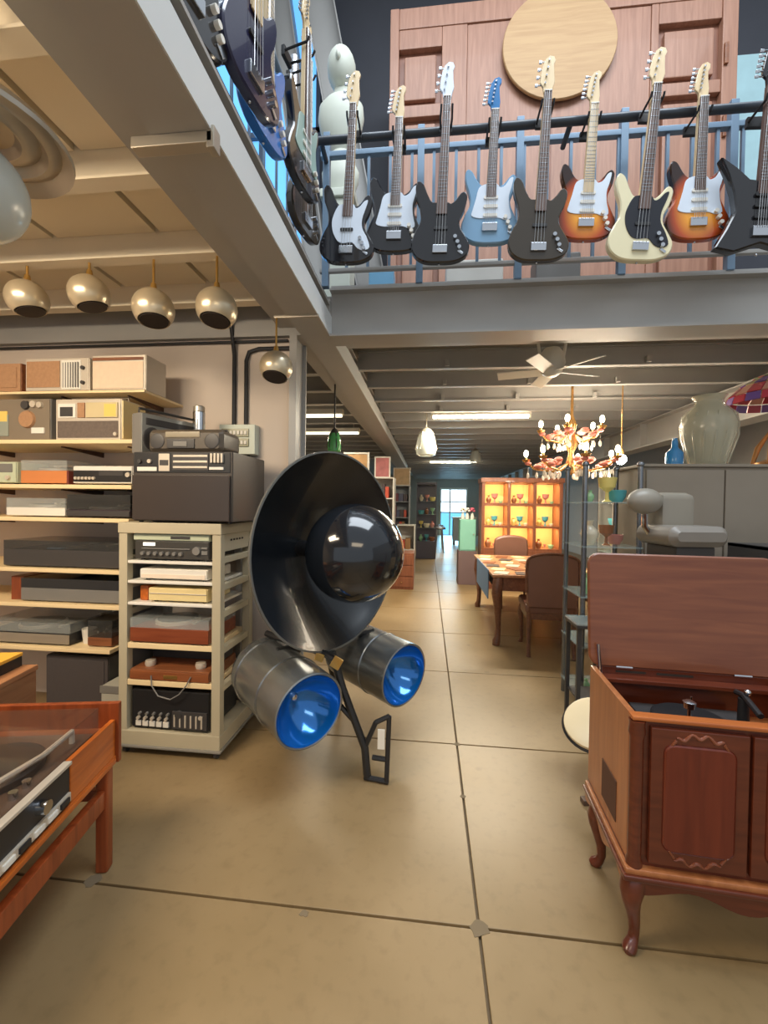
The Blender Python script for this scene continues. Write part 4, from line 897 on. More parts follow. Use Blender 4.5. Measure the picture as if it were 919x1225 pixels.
def carve(x0, x1, zc, up, m):
    bm = NB(); w_ = x1 - x0; pts = []
    for k in range(25):
        u = k / 24; z = 0.016 * math.sin(u * PI) + 0.007 * math.cos(u * 6 * PI)
        pts.append((x0 + w_ * u, -0.004, zc + (z if up else -z)))
    tube(bm, pts, [0.003 + 0.003 * abs(math.sin(k / 24 * 3 * PI)) for k in range(25)], 8)
    for sx, xx in ((1, x0), (-1, x1)):
        tube(bm, [(xx, -0.004, zc), (xx - sx * 0.012, -0.004, zc - (0.018 if up else -0.018)), (xx - sx * 0.004, -0.004, zc - (0.032 if up else -0.032))], [0.005, 0.004, 0.002], 8)
    return obj('carved_scroll', bm, m, rg)
M_car = wood('carved_mahogany', (104, 52, 32), (128, 70, 44), 0.25, 0)
M_red = wood('mahogany_panel', (92, 32, 18), (108, 42, 24), 0.28, 2)
for x0, x1 in ((0.055, 0.325), (0.335, 0.605)):
    d_ = obj('door', bx(NB(), x0, x1, -0.004, 0.014, Z0 + 0.025, Z1 - 0.03, 0.004), M_mah, rg)
    bm = NB(); prism(bm, rrect(x0 + 0.035, x1 - 0.035, Z0 + 0.07, Z1 - 0.075, 0.03), -0.009, 0.0, 0.006); obj('door_panel', bm, M_red, d_)
    carve(x0 + 0.07, x1 - 0.07, Z1 - 0.062, True, M_car); carve(x0 + 0.07, x1 - 0.07, Z0 + 0.055, False, M_car)
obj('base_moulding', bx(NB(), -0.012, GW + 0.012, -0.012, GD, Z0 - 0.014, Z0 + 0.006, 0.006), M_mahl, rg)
obj('base_moulding', bx(NB(), -0.020, GW + 0.020, -0.020, GD, Z0 - 0.030, Z0 - 0.012, 0.006), M_mah, rg)
def apron(L):
    pts = [(0, 0), (L, 0)]; bot = []
    for k in range(25):
        u = k / 24; bot.append((L * (1 - u), -0.035 - 0.022 * math.cos(u * 4 * PI) * (0.4 + 0.6 * math.sin(u * PI))))
    return pts + bot
bm = NB(); prism(bm, [(x, z + Z0 - 0.028) for x, z in apron(GW)], -0.012, 0.008); obj('front_apron', bm, M_mah, rg)
for xx in (0.0, GW):
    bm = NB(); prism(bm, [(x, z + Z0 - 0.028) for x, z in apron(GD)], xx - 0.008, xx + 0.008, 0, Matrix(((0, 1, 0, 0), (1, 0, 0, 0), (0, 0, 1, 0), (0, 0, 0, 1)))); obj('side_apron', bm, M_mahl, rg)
def cab_leg(x, y, ox, oy):
    prof = [(0, .245, .030), (.004, .225, .036), (.012, .195, .035), (.012, .165, .028), (.004, .125, .0215), (-.004, .085, .0175), (-.006, .05, .0155), (0, .028, .016), (.012, .014, .021), (.018, .006, .020), (.018, .0, .014)]
    b_ = NB(); tube(b_, [(x + ox * p[0], y + oy * p[0], p[1]) for p in prof], [p[2] for p in prof], 14); o = obj('cabriole_leg', b_, M_mah, rg)
    return o
cab_leg(0.025, 0.02, -1, -1); cab_leg(GW - 0.025, 0.02, 1, -1); cab_leg(0.02, GD - 0.10, -1, 0.4); cab_leg(GW - 0.02, GD - 0.10, 1, 0.4)
bm = NB(); bx(bm, -0.003, 0.004, 0.11, 0.25, Z0 + 0.06, Z0 + 0.20, 0.002); obj('side_grille', bm, mat('grille_dark_brown', (86, 56, 40), 0.8, scale=60), rg)
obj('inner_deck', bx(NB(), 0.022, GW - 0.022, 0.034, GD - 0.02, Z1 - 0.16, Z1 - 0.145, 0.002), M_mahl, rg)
obj('back_ledge', bx(NB(), 0.022, GW - 0.022, GD - 0.075, GD - 0.02, Z1 - 0.035, Z1 - 0.02, 0.002), M_mah, rg)
for x0, x1 in ((0.09, 0.2), (0.24, 0.37)): obj('vent_slot', bx(NB(), x0, x1, GD - 0.022, GD - 0.0185, Z1 - 0.012, Z1 - 0.004), M_dark, rg)
bm = NB(); prism(bm, rrect(-0.012, GW + 0.012, 0.0, 0.455, 0.045, 6), -0.012, 0.010, 0.006)
bmesh.ops.transform(bm, matrix=Matrix.Translation((0, GD - 0.015, Z1 + 0.008)) @ Matrix.Rotation(R(-6), 4, 'X'), verts=bm.verts); ld = obj('lid', bm, M_lid, rg)
bm = NB(); cyl(bm, (0.03, GD - 0.04, Z1 - 0.03), (0.018, GD - 0.035, Z1 + 0.10), 0.006, None, 10); obj('lid_stay', bm, M_chrome, rg)
for x in (0.12, GW - 0.12): bm = NB(); cyl(bm, (x - 0.03, GD - 0.022, Z1 + 0.010), (x + 0.03, GD - 0.022, Z1 + 0.010), 0.006, None, 8); obj('hinge', bm, M_chrome, rg)
# player inside
t = thing('record_player', 'record player with tonearm sitting inside the open radiogram', 'turntable', (0.645 + 0.33, 1.37 + 0.19, 0.607), R(-4))
obj('base_plate', bx(NB(), -0.19, 0.19, -0.14, 0.16, 0, 0.03, 0.006), M_dgrey, t)
bm = NB(); lathe(bm, [(0, 0.03), (0.12, 0.03), (0.12, 0.05), (0.11, 0.056), (0, 0.056)], (-0.04, 0.01, 0), seg=32); obj('platter', bm, M_blk, t)
bm = NB(); cyl(bm, (-0.04, 0.01, 0.055), (-0.04, 0.01, 0.13), 0.007, 0.004, 10); obj('spindle', bm, M_chrome, t)
bm = NB(); cyl(bm, (0.13, 0.02, 0.03), (0.13, 0.02, 0.135), 0.018, 0.016, 14); tube(bm, [(0.13, 0.06, 0.14), (0.13, 0.02, 0.145), (0.12, -0.08, 0.12)], 0.010, 8); obj('tonearm', bm, M_blk, t)
bm = NB(); ball(bm, (0.135, 0.01, 0.16), 0.011, seg=10, rings=8); obj('arm_knob', bm, M_chrome, t)
bm = NB(); lathe(bm, [(0, 0.12), (0.018, 0.12), (0.02, 0.14), (0, 0.15)], (-0.08, -0.06, 0), seg=14); cyl(bm, (-0.08, -0.06, 0.03), (-0.08, -0.06, 0.125), 0.006); obj('selector_knob', bm, M_chrome, t)

# ================================================================== RIGHT MIDDLE: BARBER CHAIR, ETAGERE, CUPBOARD
M_vin = mat('grey_vinyl', (140, 134, 122), 0.4)
M_enam = mat('cream_enamel', (226, 208, 170), 0.2, coat=0.4)
ch = thing('barber_chair', 'old grey barber chair with cream enamel base behind the open radiogram', 'chair', (1.42, 2.42, 0), R(8))
bm = NB(); lathe(bm, [(0, 0), (0.30, 0), (0.31, 0.02), (0.28, 0.05), (0.12, 0.09), (0.09, 0.14), (0.09, 0.50), (0, 0.50)], seg=36); obj('pedestal', bm, M_enam, ch)
obj('seat_frame', bx(NB(), -0.27, 0.27, -0.26, 0.26, 0.48, 0.72, 0.03), M_enam, ch)
obj('seat', bx(NB(), -0.25, 0.25, -0.26, 0.22, 0.71, 0.84, 0.04), M_vin, ch)
obj('lower_box', bx(NB(), -0.16, 0.20, -0.08, 0.25, 0.83, 1.125, 0.02), M_vin, ch)
obj('back_cushion', bx(NB(), -0.13, 0.07, 0.05, 0.20, 1.20, 1.49, 0.04), M_vin, ch)
bm = NB(); prism(bm, rrect(-0.18, 0.14, 1.20, 1.31, 0.05), -0.10, 0.22, 0.03); obj('arm_pad', bm, mat('grey_vinyl_dark', (128, 122, 114), 0.4), ch)
bm = NB(); bx(bm, -0.12, 0.10, -0.05, 0.2, 1.11, 1.21, 0.02); obj('back_frame', bm, M_dgrey, ch)
bm = NB(); ball(bm, (-0.21, 0.08, 1.44), 0.085, (1.1, 0.8, 0.85), 22, 14); obj('headrest', bm, M_vin, ch)
bm = NB(); tube(bm, [(-0.21, 0.08, 1.42), (-0.20, 0.09, 1.30), (-0.15, 0.10, 1.24)], 0.016, 8); obj('headrest_stem', bm, M_chrome, ch)
for sx in (-1,):
    bm = NB(); prism(bm, rrect(-0.25, 0.22, 0.60, 0.98, 0.09, 6), -0.29, -0.25, 0.01, Matrix(((0, 1, 0, 0), (1, 0, 0, 0), (0, 0, 1, 0), (0, 0, 0, 1)))); obj('arm_panel', bm, M_enam, ch)
# round foot rest leaning out to the left
fr = Vector((-0.58, -0.14, 0.30)); fd = Vector((-0.35, -0.35, 0.87)).normalized()
bm = NB(); lathe(bm, [(0, -0.02), (0.14, -0.02), (0.155, 0.0), (0.15, 0.02), (0.12, 0.03), (0, 0.035)], fr, fd, 36); ftr = obj('foot_rest', bm, M_enam, ch)
bm = NB(); lathe(bm, [(0.152, -0.008), (0.164, 0.0), (0.152, 0.010)], fr, fd, 36); obj('rim', bm, M_blk, ftr)
bm = NB(); tube(bm, [fr, (-0.50, -0.16, 0.15), (-0.2, -0.05, 0.16)], 0.02, 10); obj('foot_rest_stem', bm, M_chrome, ch)
bm = NB(); bx(bm, -0.72, -0.46, -0.30, -0.26, 0.0, 0.025, 0.004); cyl(bm, (-0.55, -0.28, 0.02), (-0.55, -0.2, 0.22), 0.014, None, 10); obj('foot_bar', bm, mat('foot_brown', (92, 72, 60), 0.5), ch)

# etagere with steel poles and glass shelves
M_pole = mat('pole_steel', (128, 132, 138), 0.25, 0.8)
G_shelf = glass('shelf_glass', (190, 214, 214), 0.72)
et = thing('display_etagere', 'tall steel pole display stand with glass shelves', 'display stand', (1.2, 3.1, 0))
for x, y in ((-0.15, -0.16), (0.20, -0.16), (-0.15, 0.2), (0.20, 0.2)):
    bm = NB(); cyl(bm, (x, y, 0), (x, y, 1.68), 0.017, None, 12); p_ = obj('pole', bm, M_pole, et)
    bm = NB(); ball(bm, (x, y, 1.69), 0.022, seg=12, rings=8); obj('finial', bm, M_pole, p_)
ez = (0.12, 0.46, 0.80, 1.14, 1.44)
for z in ez: obj('glass_shelf', bx(NB(), -0.17, 0.22, -0.18, 0.22, z - 0.01, z, 0.002), G_shelf, et)
WN = ['green', 'yellow', 'teal', 'ivory', 'brown', 'rose']; KN = ['vase', 'goblet', 'bowl']
M_glz = [mat('ware_%s' % a, c, 0.2, coat=0.3) for a, c in (('green', (150, 196, 150)), ('yellow', (226, 206, 120)), ('teal', (90, 176, 186)), ('ivory', (226, 216, 190)), ('brown', (150, 100, 70)), ('rose', (206, 140, 130)))]
def vase(label, loc, h, m, kind=0, group=None, nm='vase', cat='vase'):
    prof = [[(0, 0), (.18, 0), (.20, .05), (.34, .4), (.3, .62), (.12, .8), (.16, 1), (.12, 1), (.09, .82), (0, .8)],
            [(0, 0), (.2, 0), (.08, .1), (.06, .4), (.3, .6), (.36, 1), (.32, 1), (.26, .62), (0, .5)],
            [(0, 0), (.3, 0), (.46, .3), (.5, .6), (.48, .62), (.3, .15), (0, .12)]][kind]
    bm = NB(); lathe(bm, [(r * h, z * h) for r, z in prof], seg=20)
    return tag(obj(nm, bm, m, None, loc), label, cat, group)
i = 0
for z, lv in zip(ez, ('lowest', 'second', 'third', 'fourth', 'top')):
    for k, (dx, dy) in enumerate(((-0.08, -0.06), (0.04, -0.04), (0.14, 0.06))):
        vase('%s china %s on the %s glass shelf of the steel stand' % (WN[i % 6], KN[i % 3], lv), (1.2 + dx, 3.1 + dy, z), 0.08 + 0.03 * ((i * 7) % 4), M_glz[i % 6], i % 3, 'china on the %s glass shelf' % lv, 'china_piece', 'china'); i += 1
# low glass side frame next to it (dark legs)
sf = thing('steel_side_table', 'low dark steel side table with a glass top beside the display stand', 'side table', (1.02, 2.78, 0))
for x, y in ((-0.08, -0.1), (0.10, -0.1), (-0.08, 0.1), (0.10, 0.1)):
    obj('leg', bx(NB(), x - 0.012, x + 0.012, y - 0.012, y + 0.012, 0, 0.66, 0.002), M_dgrey, sf)
obj('top_frame', bx(NB(), -0.10, 0.12, -0.12, 0.12, 0.655, 0.675, 0.003), M_dgrey, sf)
obj('glass_top', bx(NB(), -0.095, 0.115, -0.115, 0.115, 0.674, 0.684, 0.002), G_shelf, sf)
obj('lower_shelf', bx(NB(), -0.08, 0.10, -0.1, 0.1, 0.2, 0.215, 0.002), M_dgrey, sf)
# tall dark cupboard
M_cup = mat('dark_cupboard', (140, 130, 116), 0.55)
cu = thing('tall_cupboard', 'tall dark grey brown cupboard behind the barber chair', 'cupboard', (1.45, 2.98, 0))
obj('body', bx(NB(), 0, 2.0, 0.02, 0.42, 0, 1.68, 0.004), M_cup, cu)
obj('top_board', bx(NB(), -0.02, 2.02, 0.0, 0.44, 1.68, 1.70, 0.004), M_cup, cu)
for k in range(4):
    d_ = obj('door', bx(NB(), 0.01 + 0.495 * k, 0.495 + 0.495 * k, 0.004, 0.022, 0.06, 1.66, 0.004), M_cup, cu)
    bm = NB(); cyl(bm, (0.46 + 0.495 * k if k % 2 == 0 else 0.05 + 0.495 * k, 0.006, 0.9), (0.46 + 0.495 * k if k % 2 == 0 else 0.05 + 0.495 * k, -0.02, 0.9), 0.012, None, 10); obj('knob', bm, M_alu, d_)
# shelf of records next to the radiogram lid
sh = thing('record_shelf', 'dark open shelf with records behind the radiogram lid', 'shelf', (2.12, 2.55, 0))
for z in (0.05, 0.42, 0.80): obj('board', bx(NB(), -0.3, 0.5, -0.15, 0.2, z, z + 0.02, 0.002), M_dgrey, sh)
for x in (-0.3, 0.48): obj('upright', bx(NB(), x, x + 0.02, -0.15, 0.2, 0, 1.2, 0.002), M_dgrey, sh)
obj('board', bx(NB(), -0.3, 0.5, -0.15, 0.2, 1.18, 1.2, 0.002), M_dgrey, sh)
for zz, rr_ in ((0.82, 16), (0.44, 16)):
    for k in range(rr_):
        tag(obj('record', bx(NB(), 1.85 + 0.046 * k, 1.87 + 0.046 * k + 0.008 * (k % 3), 2.45, 2.72, zz, zz + 0.29 + 0.01 * (k % 3), 0.001), M_glz[(k * 5) % 6] if k % 2 else M_blk), '%s record sleeve on the %s level of the dark open shelf' % (WN[(k * 5) % 6] if k % 2 else 'black', 'upper' if zz > 0.6 else 'lower'), 'record', 'records in the dark shelf')
# vase and lamps on the cupboard
M_cut = glass('cut_glass', (196, 194, 172), 0.5, 0.15)
t = thing('glass_vase', 'big cut glass vase standing on the tall cupboard', 'vase', (1.97, 3.2, 1.70)); t.scale = (0.82, 0.82, 0.86)
bm = NB(); lathe(bm, [(0, 0), (0.13, 0), (0.14, 0.03), (0.16, 0.10), (0.205, 0.25), (0.215, 0.34), (0.19, 0.43), (0.12, 0.50), (0.10, 0.54), (0.13, 0.58), (0.12, 0.58), (0.09, 0.54), (0.11, 0.49), (0.18, 0.42), (0.2, 0.33), (0.15, 0.10), (0.12, 0.04), (0, 0.03)], seg=40); obj('body', bm, M_cut, t)
for k in range(16):
    a = 2 * PI * k / 16; bm = NB(); tube(bm, [(0.142 * math.cos(a), 0.142 * math.sin(a), 0.03), (0.207 * math.cos(a + .1), 0.207 * math.sin(a + .1), 0.25), (0.192 * math.cos(a + .2), 0.192 * math.sin(a + .2), 0.43)], 0.006, 6); obj('cut_rib', bm, M_cut, t)
t = thing('blue_bottle', 'bright blue glass bottle beside the big cut glass vase', 'bottle', (1.75, 3.2, 1.70)); t.scale = (1.1, 1.1, 0.62)
bm = NB(); lathe(bm, [(0, 0), (0.045, 0), (0.05, 0.02), (0.05, 0.16), (0.02, 0.22), (0.018, 0.30), (0, 0.30)], seg=20); obj('body', bm, glass('blue_glass', (60, 150, 214), 0.25), t)
bm = NB(); cyl(bm, (0, 0, 0.29), (0, 0, 0.33), 0.014, None, 10); obj('stopper', bm, glass('blue_glass', (60, 150, 214), 0.25), t)
t = thing('stained_glass_lamp', 'stained glass lamp with red and green petals on a bronze base', 'lamp', (2.42, 3.2, 1.70))
M_brz = mat('bronze', (176, 128, 78), 0.3, 0.7)
bm = NB(); lathe(bm, [(0, 0), (0.14, 0), (0.13, 0.03), (0.05, 0.06), (0.035, 0.2), (0.05, 0.24), (0.03, 0.3), (0.025, 0.50), (0, 0.5)], seg=24); obj('base', bm, M_brz, t)
for k in range(5):
    a = 2 * PI * k / 5; bm = NB(); tube(bm, [(0.13 * math.cos(a), 0.13 * math.sin(a), 0.015), (0.10 * math.cos(a), 0.10 * math.sin(a), 0.14), (0.04 * math.cos(a), 0.04 * math.sin(a), 0.25)], [0.012, 0.018, 0.01], 8); obj('scroll', bm, M_brz, t)
sgc = [(206, 110, 112), (186, 60, 76), (200, 190, 150), (130, 160, 110), (214, 160, 140), (120, 90, 160)]
SG = [mat('stained_%d' % k, c, 0.25, coat=0.3) for k, c in enumerate(sgc)]
rings = [(0.06, 0.66), (0.14, 0.625), (0.22, 0.57), (0.285, 0.50), (0.30, 0.44)]
for a in range(4):
    (r0, z0), (r1, z1) = rings[a], rings[a + 1]; nn = 20
    for k in range(nn):
        a0, a1 = 2 * PI * (k + 0.04) / nn, 2 * PI * (k + 0.96) / nn
        bm = NB(); vs = [(r0, z0 - .004, a0), (r0, z0 - .004, a1), (r1, z1 + .004, a1), (r1, z1 + .004, a0)]
        f0 = [bm.verts.new((r * math.cos(x), r * math.sin(x), z)) for r, z, x in vs]; f1 = [bm.verts.new(((r - .008) * math.cos(x), (r - .008) * math.sin(x), z - .004)) for r, z, x in vs]
        bm.faces.new(f0); bm.faces.new(f1[::-1])
        for q in range(4): bm.faces.new((f0[q], f0[(q + 1) % 4], f1[(q + 1) % 4], f1[q]))
        obj('glass_petal', bm, SG[(k * 3 + a * 2) % 6] if a < 3 else SG[(k % 2) * 4 + 1 - (k % 2) * 0], t)
bm = NB(); lathe(bm, [(0.065, 0.652), (0.02, 0.69), (0, 0.70), (0, 0.50), (0.02, 0.5), (0.02, 0.66), (0.055, 0.648)], seg=20); obj('cap', bm, M_brz, t)

# ================================================================== CHANDELIER, FAN, TUBES
M_crys = glass('crystal', (240, 232, 220), 0.35, 0.05)
M_pink = mat('pink_flower', (214, 132, 120), 0.6); M_gold = mat('gold_arm', (206, 160, 100), 0.25, 0.8)
M_bulb = emis('lit_bulb', (255, 236, 196), 30.0)
t = thing('chandelier', 'lit chandelier with pink flowers and crystal drops', 'chandelier', (1.46, 4.5, 1.95))
bm = NB(); lathe(bm, [(0, -0.22), (0.03, -0.20), (0.05, -0.1), (0.025, 0), (0.06, 0.1), (0.03, 0.2), (0.05, 0.3), (0.015, 0.4), (0.012, 0.855), (0, 0.855)], seg=18); obj('stem', bm, M_gold, t)
for tier, (rr, z, nn, off) in enumerate(((0.44, -0.10, 7, 0.2), (0.30, 0.20, 5, 0.5))):
    for k in range(nn):
        a = 2 * PI * k / nn + off; ca, sa = math.cos(a), math.sin(a)
        bm = NB(); tube(bm, [(0.03 * ca, 0.03 * sa, z), (rr * .4 * ca, rr * .4 * sa, z - 0.08), (rr * .8 * ca, rr * .8 * sa, z - 0.05), (rr * ca, rr * sa, z + 0.03)], 0.010, 8); ar = obj('arm', bm, M_gold, t)
        bm = NB(); lathe(bm, [(0, z + 0.02), (0.03, z + 0.025), (0.045, z + 0.05), (0.04, z + 0.05), (0.012, z + 0.035), (0.012, z + 0.08), (0, z + 0.08)], (rr * ca, rr * sa, 0), seg=14); obj('candle_cup', bm, M_gold, ar)
        bm = NB(); ball(bm, (rr * ca, rr * sa, z + 0.115), 0.022, (1, 1, 1.7), 12, 10); obj('bulb', bm, M_bulb, ar)
        bm = NB(); ball(bm, (rr * 0.72 * ca, rr * 0.72 * sa, z - 0.02), 0.045, (1, 1, 0.6), 10, 6); ball(bm, (rr * 0.72 * ca + .03, rr * 0.72 * sa, z + 0.0), 0.03, (1, 1, 0.6), 8, 6); obj('flower', bm, M_pink, t)
        bm = NB(); ball(bm, (rr * 0.95 * ca, rr * 0.95 * sa, z + 0.01), 0.03, (1.2, 1.2, 0.7), 8, 6); obj('flower', bm, M_pink, t); bm = NB(); ball(bm, (rr * 0.45 * ca, rr * 0.45 * sa, z + 0.03), 0.04, (1.1, 1.1, 0.7), 8, 6); obj('flower', bm, M_pink, t)
        for q in (0.4, 0.55, 0.75, 0.95):
            bm = NB(); ball(bm, (rr * q * ca, rr * q * sa, z - 0.12), 0.02, (0.8, 0.8, 1.6), 8, 6); cyl(bm, (rr * q * ca, rr * q * sa, z - 0.1), (rr * q * ca, rr * q * sa, z - 0.03), 0.002, None, 5); obj('crystal_drop', bm, M_crys, t)
lamp('chandelier_glow', 'POINT', (1.46, 4.5, 2.15), 45, NEUT, 0.3)
t = thing('bare_bulb_lamp', 'very bright bare bulb lamp hanging beside the chandelier', 'lamp', (1.93, 4.45, 1.86))
bm = NB(); ball(bm, (0, 0, 0.03), 0.05, seg=18, rings=12); obj('bulb', bm, emis('bright_bulb', (255, 250, 236), 60.0), t)
bm = NB(); cyl(bm, (0, 0, 0.07), (0, 0, 0.13), 0.024, None, 12); tube(bm, [(0, 0, 0.13), (0, 0, 0.945)], 0.006, 6); obj('cord', bm, M_gold, t)
lamp('bare_bulb_glow', 'POINT', (1.85, 4.38, 1.88), 16, NEUT, 0.06)
# ceiling fan
M_fan = mat('fan_white', (216, 212, 200), 0.4)
t = thing('ceiling_fan', 'white ceiling fan with thin blades hanging under the deck', 'fan', (0.97, 3.5, 2.80))
for sx in (-1, 1): bm = NB(); tube(bm, [(sx * 0.12, 0, 0.0), (sx * 0.09, 0, -0.20)], 0.012, 8); obj('hanger', bm, M_fan, t)
bm = NB(); lathe(bm, [(0, -0.12), (0.06, -0.13), (0.095, -0.18), (0.105, -0.25), (0.08, -0.32), (0.04, -0.35), (0, -0.35)], seg=24); obj('motor', bm, M_fan, t)
for k in range(5):
    a = 2 * PI * k / 5 + 0.35
    bm = NB(); bx(bm, 0.06, 0.42, -0.05, 0.05, -0.004, 0.004, 0.002)
    bmesh.ops.transform(bm, matrix=Matrix.Translation((0, 0, -0.31)) @ Matrix.Rotation(a, 4, 'Z') @ Matrix.Rotation(R(18), 4, 'X'), verts=bm.verts); obj('blade', bm, M_fan, t)
# tubes
M_tube = emis('lit_tube', (255, 240, 206), 22.0)
for nm, y, lab in (('a', 5.75, 'lit fluorescent tube lamp crossing the hall behind the fan'), ('b', 11.7, 'lit fluorescent tube lamp far down the hall')):
    t = thing('tube_lamp', lab, 'lamp', (0.68, y, 2.6))
    obj('housing', bx(NB(), -0.66, 0.66, -0.05, 0.05, 0.02, 0.06, 0.006), M_fan, t)
    bm = NB(); cyl(bm, (-0.63, 0, 0), (0.63, 0, 0), 0.018, None, 14); obj('tube', bm, M_tube, t)
    for x in (-0.645, 0.645): bm = NB(); bx(bm, x - 0.015, x + 0.015, -0.02, 0.02, -0.02, 0.025); obj('end_cap', bm, M_fan, t)
    for x in (-0.5, 0.5): obj('hanger', bx(NB(), x - .006, x + .006, -.006, .006, 0.055, 0.2), M_fan, t)
    lamp('tube_glow', 'AREA', (0.68, y, 2.57), 85, (1.0, 0.88, 0.68), 1.25, 0.06)
for y, lab in ((5.3, 'lit batten lamp over the left aisle past the column'), (6.6, 'second lit batten lamp over the left aisle past the column')):
    t = thing('batten_lamp', lab, 'lamp', (-1.7, y, 2.55)); [obj('hanger', bx(NB(), x - .006, x + .006, -.006, .006, 0.06, 0.25), M_fan, t) for x in (-0.5, 0.5)]; obj('housing', bx(NB(), -0.6, 0.6, -0.05, 0.05, 0.0, 0.065, 0.006), M_fan, t)
    obj('diffuser', bx(NB(), -0.58, 0.58, -0.04, 0.04, -0.03, 0.002, 0.006), emis('pale_tube', (255, 240, 206), 1.6), t); lamp('batten_glow', 'AREA', (-1.7, y, 2.515), 20, (1.0, 0.88, 0.68), 1.14, 0.07)
# pendant lanterns
def lantern(label, loc, top, h, r, gm, fm):
    t = thing('pendant_lantern', label, 'lamp', loc)
    bm = NB(); lathe(bm, [(r * .6, 0), (r * .9, 0.05 * h), (r, 0.3 * h), (r * .85, 0.75 * h), (r * .6, h), (r * .57, h), (r * .8, 0.74 * h), (r * .95, 0.3 * h), (r * .85, 0.07 * h), (r * .58, 0.02 * h)], seg=24, close=True); obj('glass_shade', bm, gm, t)
    bm = NB(); lathe(bm, [(0, h * .98), (r * .66, h * .98), (r * .5, h * 1.1), (0.02, h * 1.2), (0.008, h * 1.25), (0.008, top - loc[2]), (0, top - loc[2])], seg=20); obj('cap', bm, fm, t)
    bm = NB(); ball(bm, (0, 0, h * 0.5), r * .35, (1, 1, 1.4), 12, 8); obj('bulb', bm, M_white, t)
    for k in range(6):
        a = 2 * PI * k / 6; bm = NB(); tube(bm, [(r * .62 * math.cos(a), r * .62 * math.sin(a), h), (r * 1.02 * math.cos(a), r * 1.02 * math.sin(a), .3 * h), (r * .62 * math.cos(a), r * .62 * math.sin(a), 0)], 0.006, 5); obj('rib', bm, fm, t)
lantern('clear glass lantern hanging in the hall in front of the first tube lamp', (-0.04, 6.0, 2.10), 2.80, 0.34, 0.15, glass('lantern_glass', (220, 224, 216), 0.5), M_alu)
lantern('green glass lantern hanging behind the top of the black dish', (-0.915, 4.0, 1.90), 2.80, 0.19, 0.07, glass('green_glass', (96, 190, 116), 0.3), M_dgrey)
lantern('small clear lantern hanging beside the second tube lamp', (0.98, 9.0, 2.30), 2.80, 0.26, 0.12, glass('lantern_glass', (220, 224, 216), 0.5), M_alu)

# ================================================================== TABLE AND CHAIRS
M_tab = wood('table_wood', (96, 60, 44), (124, 82, 60), 0.35, 1)
M_tabt = wood('table_top_wood', (150, 104, 70), (182, 134, 92), 0.35, 1)
tb = thing('dining_table', 'long carved wooden dining table covered with flat cards', 'table', (1.22, 5.1, 0))
TX, TY = 0.57, 0.86
obj('top', bx(NB(), -TX, TX, -TY, TY, 0.69, 0.72, 0.008), M_tabt, tb)
for a in ((-TX + .06, TX - .06, -TY + .05, -TY + .075), (-TX + .06, TX - .06, TY - .075, TY - .05)): obj('apron', bx(NB(), a[0], a[1], a[2], a[3], 0.55, 0.69, 0.004), M_tab, tb)
for s in (-1, 1): obj('apron', bx(NB(), s * (TX - .065) - .012, s * (TX - .065) + .012, -TY + .075, TY - .075, 0.55, 0.69, 0.004), M_tab, tb)
for sx in (-1, 1):
    for sy in (-1, 1):
        b_ = NB(); prof = [(0, .69, .05), (.01, .6, .055), (.02, .52, .05), (.01, .42, .04), (0, .3, .033), (-.005, .18, .028), (0, .08, .03), (.012, .04, .04), (.015, 0, .036)]
        tube(b_, [(sx * (TX - .07 + p[0]), sy * (TY - .07 + p[0]), p[1]) for p in prof], [p[2] for p in prof], 12); obj('leg', b_, M_tab, tb)
k = 0
for ix in range(5):
    for iy in range(6):
        x, y = 1.22 - 0.46 + 0.215 * ix + random.uniform(-.02, .02), 4.36 + 0.27 * iy + random.uniform(-.03, .03)
        o = obj('card', bx(NB(), -0.07, 0.07, -0.09, 0.09, 0, 0.006), [M_silv, M_cream, M_dgrey, M_brown][k % 4], None, (x, y, 0.72), (0, 0, random.uniform(-0.4, 0.4)))
        tag(o, ['silver', 'cream', 'dark grey', 'brown'][k % 4] + ' flat card on the dining table, %s row from the aisle' % ('first', 'second', 'third', 'fourth', 'fifth')[ix], 'card', 'cards on the dining table'); k += 1
tag(obj('blue_cloth', bx(NB(), 0.642, 0.652, 4.5, 5.5, 0.42, 0.728, 0.002), mat('blue_cloth', (96, 124, 156), 0.8)), 'blue cloth hanging over the long side of the dining table', 'cloth')
M_chr = mat('brown_leather', (122, 86, 72), 0.45, var=0.1)
def chair(label, loc, rz):
    t = thing('dining_chair', label, 'chair', loc, rz, 'brown leather dining chairs')
    bm = NB(); out = []
    w_ = 0.23
    pts = [(-w_ + .02, .46), (w_ - .02, .46)] + [(w_, .6), (w_ + .005, .80)] + [(w_ * math.cos(a) if True else 0, .88 + 0.09 * math.sin(a) ** 0.8) for a in [R(8 + 164 * q / 12) for q in range(13)]] + [(-w_ - .005, .80), (-w_, .6)]
    prism(bm, pts, 0.20, 0.25, 0.015); obj('backrest', bm, M_chr, t)
    bm = NB(); tube(bm, [(p[0], 0.252, p[1]) for p in pts[2:]], 0.012, 6); obj('back_frame', bm, M_tab, t)
    obj('seat', bx(NB(), -0.235, 0.235, -0.24, 0.22, 0.40, 0.49, 0.025), M_chr, t)
    obj('seat_rail', bx(NB(), -0.22, 0.22, -0.22, 0.215, 0.345, 0.405, 0.005), M_tab, t)
    for sx in (-1, 1):
        b_ = NB(); tube(b_, [(sx * .20, .20, .50), (sx * .20, .205, .3), (sx * .20, .22, .1), (sx * .20, .245, 0)], [.022, .022, .018, .02], 8); obj('leg', b_, M_tab, t)
        b_ = NB(); tube(b_, [(sx * .20, -.20, .40), (sx * .215, -.215, .32), (sx * .205, -.205, .15), (sx * .20, -.2, .05), (sx * .21, -.215, 0)], [.026, .03, .018, .016, .024], 8); obj('leg', b_, M_tab, t)
    return t
chair('brown leather dining chair with its back turned at the near end of the table', (1.20, 3.98, 0), R(180))
